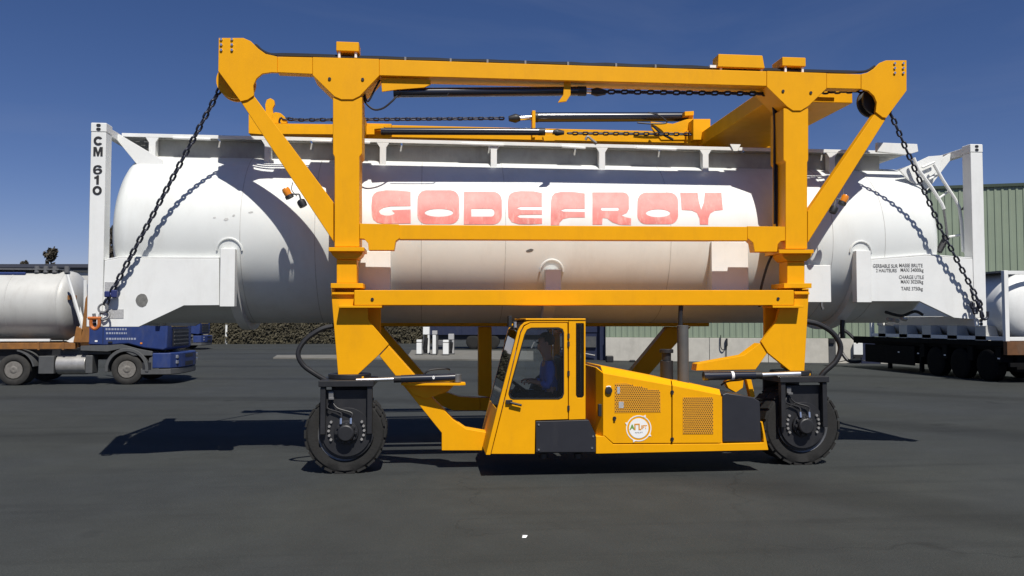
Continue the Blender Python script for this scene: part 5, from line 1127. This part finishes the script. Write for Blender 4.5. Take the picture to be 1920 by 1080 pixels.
# white marker post by the hedge
q = G(424, 645); m = MB(); m.cyl((q.x, q.y, 0), .09, 0, 1.55, 'z', 10); m.cyl((q.x, q.y, 1.551), .1, 0, .06, 'z', 10); m.build('marker_post', WHT, None, label='thin white post standing in front of the brown hedge', category='post')

# hedge
h0_, h1_ = DP_(395, 68), DP_(812, 70); du = (h1_ - h0_); nu = Vector((-du.y, du.x, 0)).normalized()
bm = bmesh.new(); rnd = random.Random(3)
for k in range(42000):
    u = rnd.random(); hgt = 2.5 + .35 * math.sin(u * 41) + .25 * math.sin(u * 97 + 1); z = hgt * rnd.random() ** .8; wdt = 1.1 * (1 - .35 * z / hgt)
    p = h0_ + du * u + nu * (rnd.uniform(-1, 1) * wdt); p.z = z + .02
    s_ = rnd.uniform(.06, .15); n_ = Vector((rnd.gauss(0, .6), rnd.gauss(-.9, .6), rnd.gauss(.7, .6))).normalized(); t_ = n_.orthogonal().normalized(); b_2 = n_.cross(t_)
    bm.faces.new([bm.verts.new(p + t_ * s_), bm.verts.new(p + b_2 * s_ * .6), bm.verts.new(p - t_ * s_), bm.verts.new(p - b_2 * s_ * .6)])
cv = [bm.verts.new(h0_ + du * f_ + nu * n2 + Vector((0, 0, z2))) for f_ in (0, 1) for n2, z2 in ((-.8, 0), (-.7, 1.6), (-.2, 2.2), (.2, 2.2), (.8, 0))]
for i in range(4): bm.faces.new((cv[i], cv[i + 1], cv[i + 6], cv[i + 5]))
me = bpy.data.meshes.new('hedge'); bm.to_mesh(me); bm.free(); link('hedge', me, HEDG, smooth=False, label='long brownish green hedge along the far edge of the yard', category='hedge')

# trees
def tree(px, ytop, d, wpx, label, dense=900, seed=1):
    rn = random.Random(seed); c = DP_(px, d); h_ = 1.88 + (603 - ytop) / 1500 * d; wd = wpx / 1500 * d / 2
    o = thing('tree', c, label, 'tree', 'trees behind the depot building')
    m = MB(); m.tube([c, c + Vector((.1, 0, h_ * .5)), c + Vector((0, 0, h_ * .95))], [.22, .13, .03], 8)
    tips = []
    for k in range(46):
        z = h_ * rn.uniform(.25, .96); a = rn.uniform(0, 6.28); env = wd * (1.0 - max(0, (z / h_ - .60) / .40) ** 3.0 * .62) * rn.uniform(.55, 1.1)
        s_ = c + Vector((0, 0, z - env * .9)); e_ = c + Vector((math.cos(a) * env, math.sin(a) * env, z + env * .5)); s_.z = max(s_.z, .4)
        m.tube([s_, s_.lerp(e_, .5) + Vector((0, 0, -.05 * env)), e_], [.06, .035, .012], 5); tips.append((s_, e_))
    m.build('trunk', BARK, o)
    bm = bmesh.new()
    for k in range(dense * 3):
        s_, e_ = rn.choice(tips); p = s_.lerp(e_, rn.uniform(.35, 1.05)) + Vector((rn.gauss(0, .14), rn.gauss(0, .14), rn.gauss(0, .22))) * wd * .6
        sz = rn.uniform(.12, .26); n_ = Vector((rn.gauss(0, 1), rn.gauss(0, 1), rn.gauss(0, 1))).normalized(); t_ = n_.orthogonal().normalized(); b_2 = n_.cross(t_)
        bm.faces.new([bm.verts.new(p + t_ * sz), bm.verts.new(p + b_2 * sz * .55), bm.verts.new(p - t_ * sz), bm.verts.new(p - b_2 * sz * .55)])
    me = bpy.data.meshes.new('crown'); bm.to_mesh(me); bm.free(); link('crown', me, TWIG, o, smooth=False)
tree(93, 464, 84, 30, 'pointed thin-leaved tree rising above the depot roof, taller of two', 1000, 2)
tree(43, 485, 88, 16, 'small treetop just showing above the depot roof at far left', 500, 5)
tree(203, 420, 82, 34, 'dark tall tree between the CM 610 post and the tank end', 1200, 9)

# scrap of paper on the asphalt
q = G(983, 1008); m = MB()
vs = [m.bm.verts.new((q.x + a, q.y + b, z)) for a, b, z in ((-.022, -.02, .004), (.012, -.028, .006), (.03, .0, .02), (.018, .022, .005), (-.012, .02, .018))]
ctr = m.bm.verts.new((q.x, q.y, .022))
for i in range(5): m.bm.faces.new((vs[i], vs[(i + 1) % 5], ctr))
m.build('paper_scrap', WLT, None, smooth=False, label='small crumpled white paper scrap on the asphalt in front', category='litter')
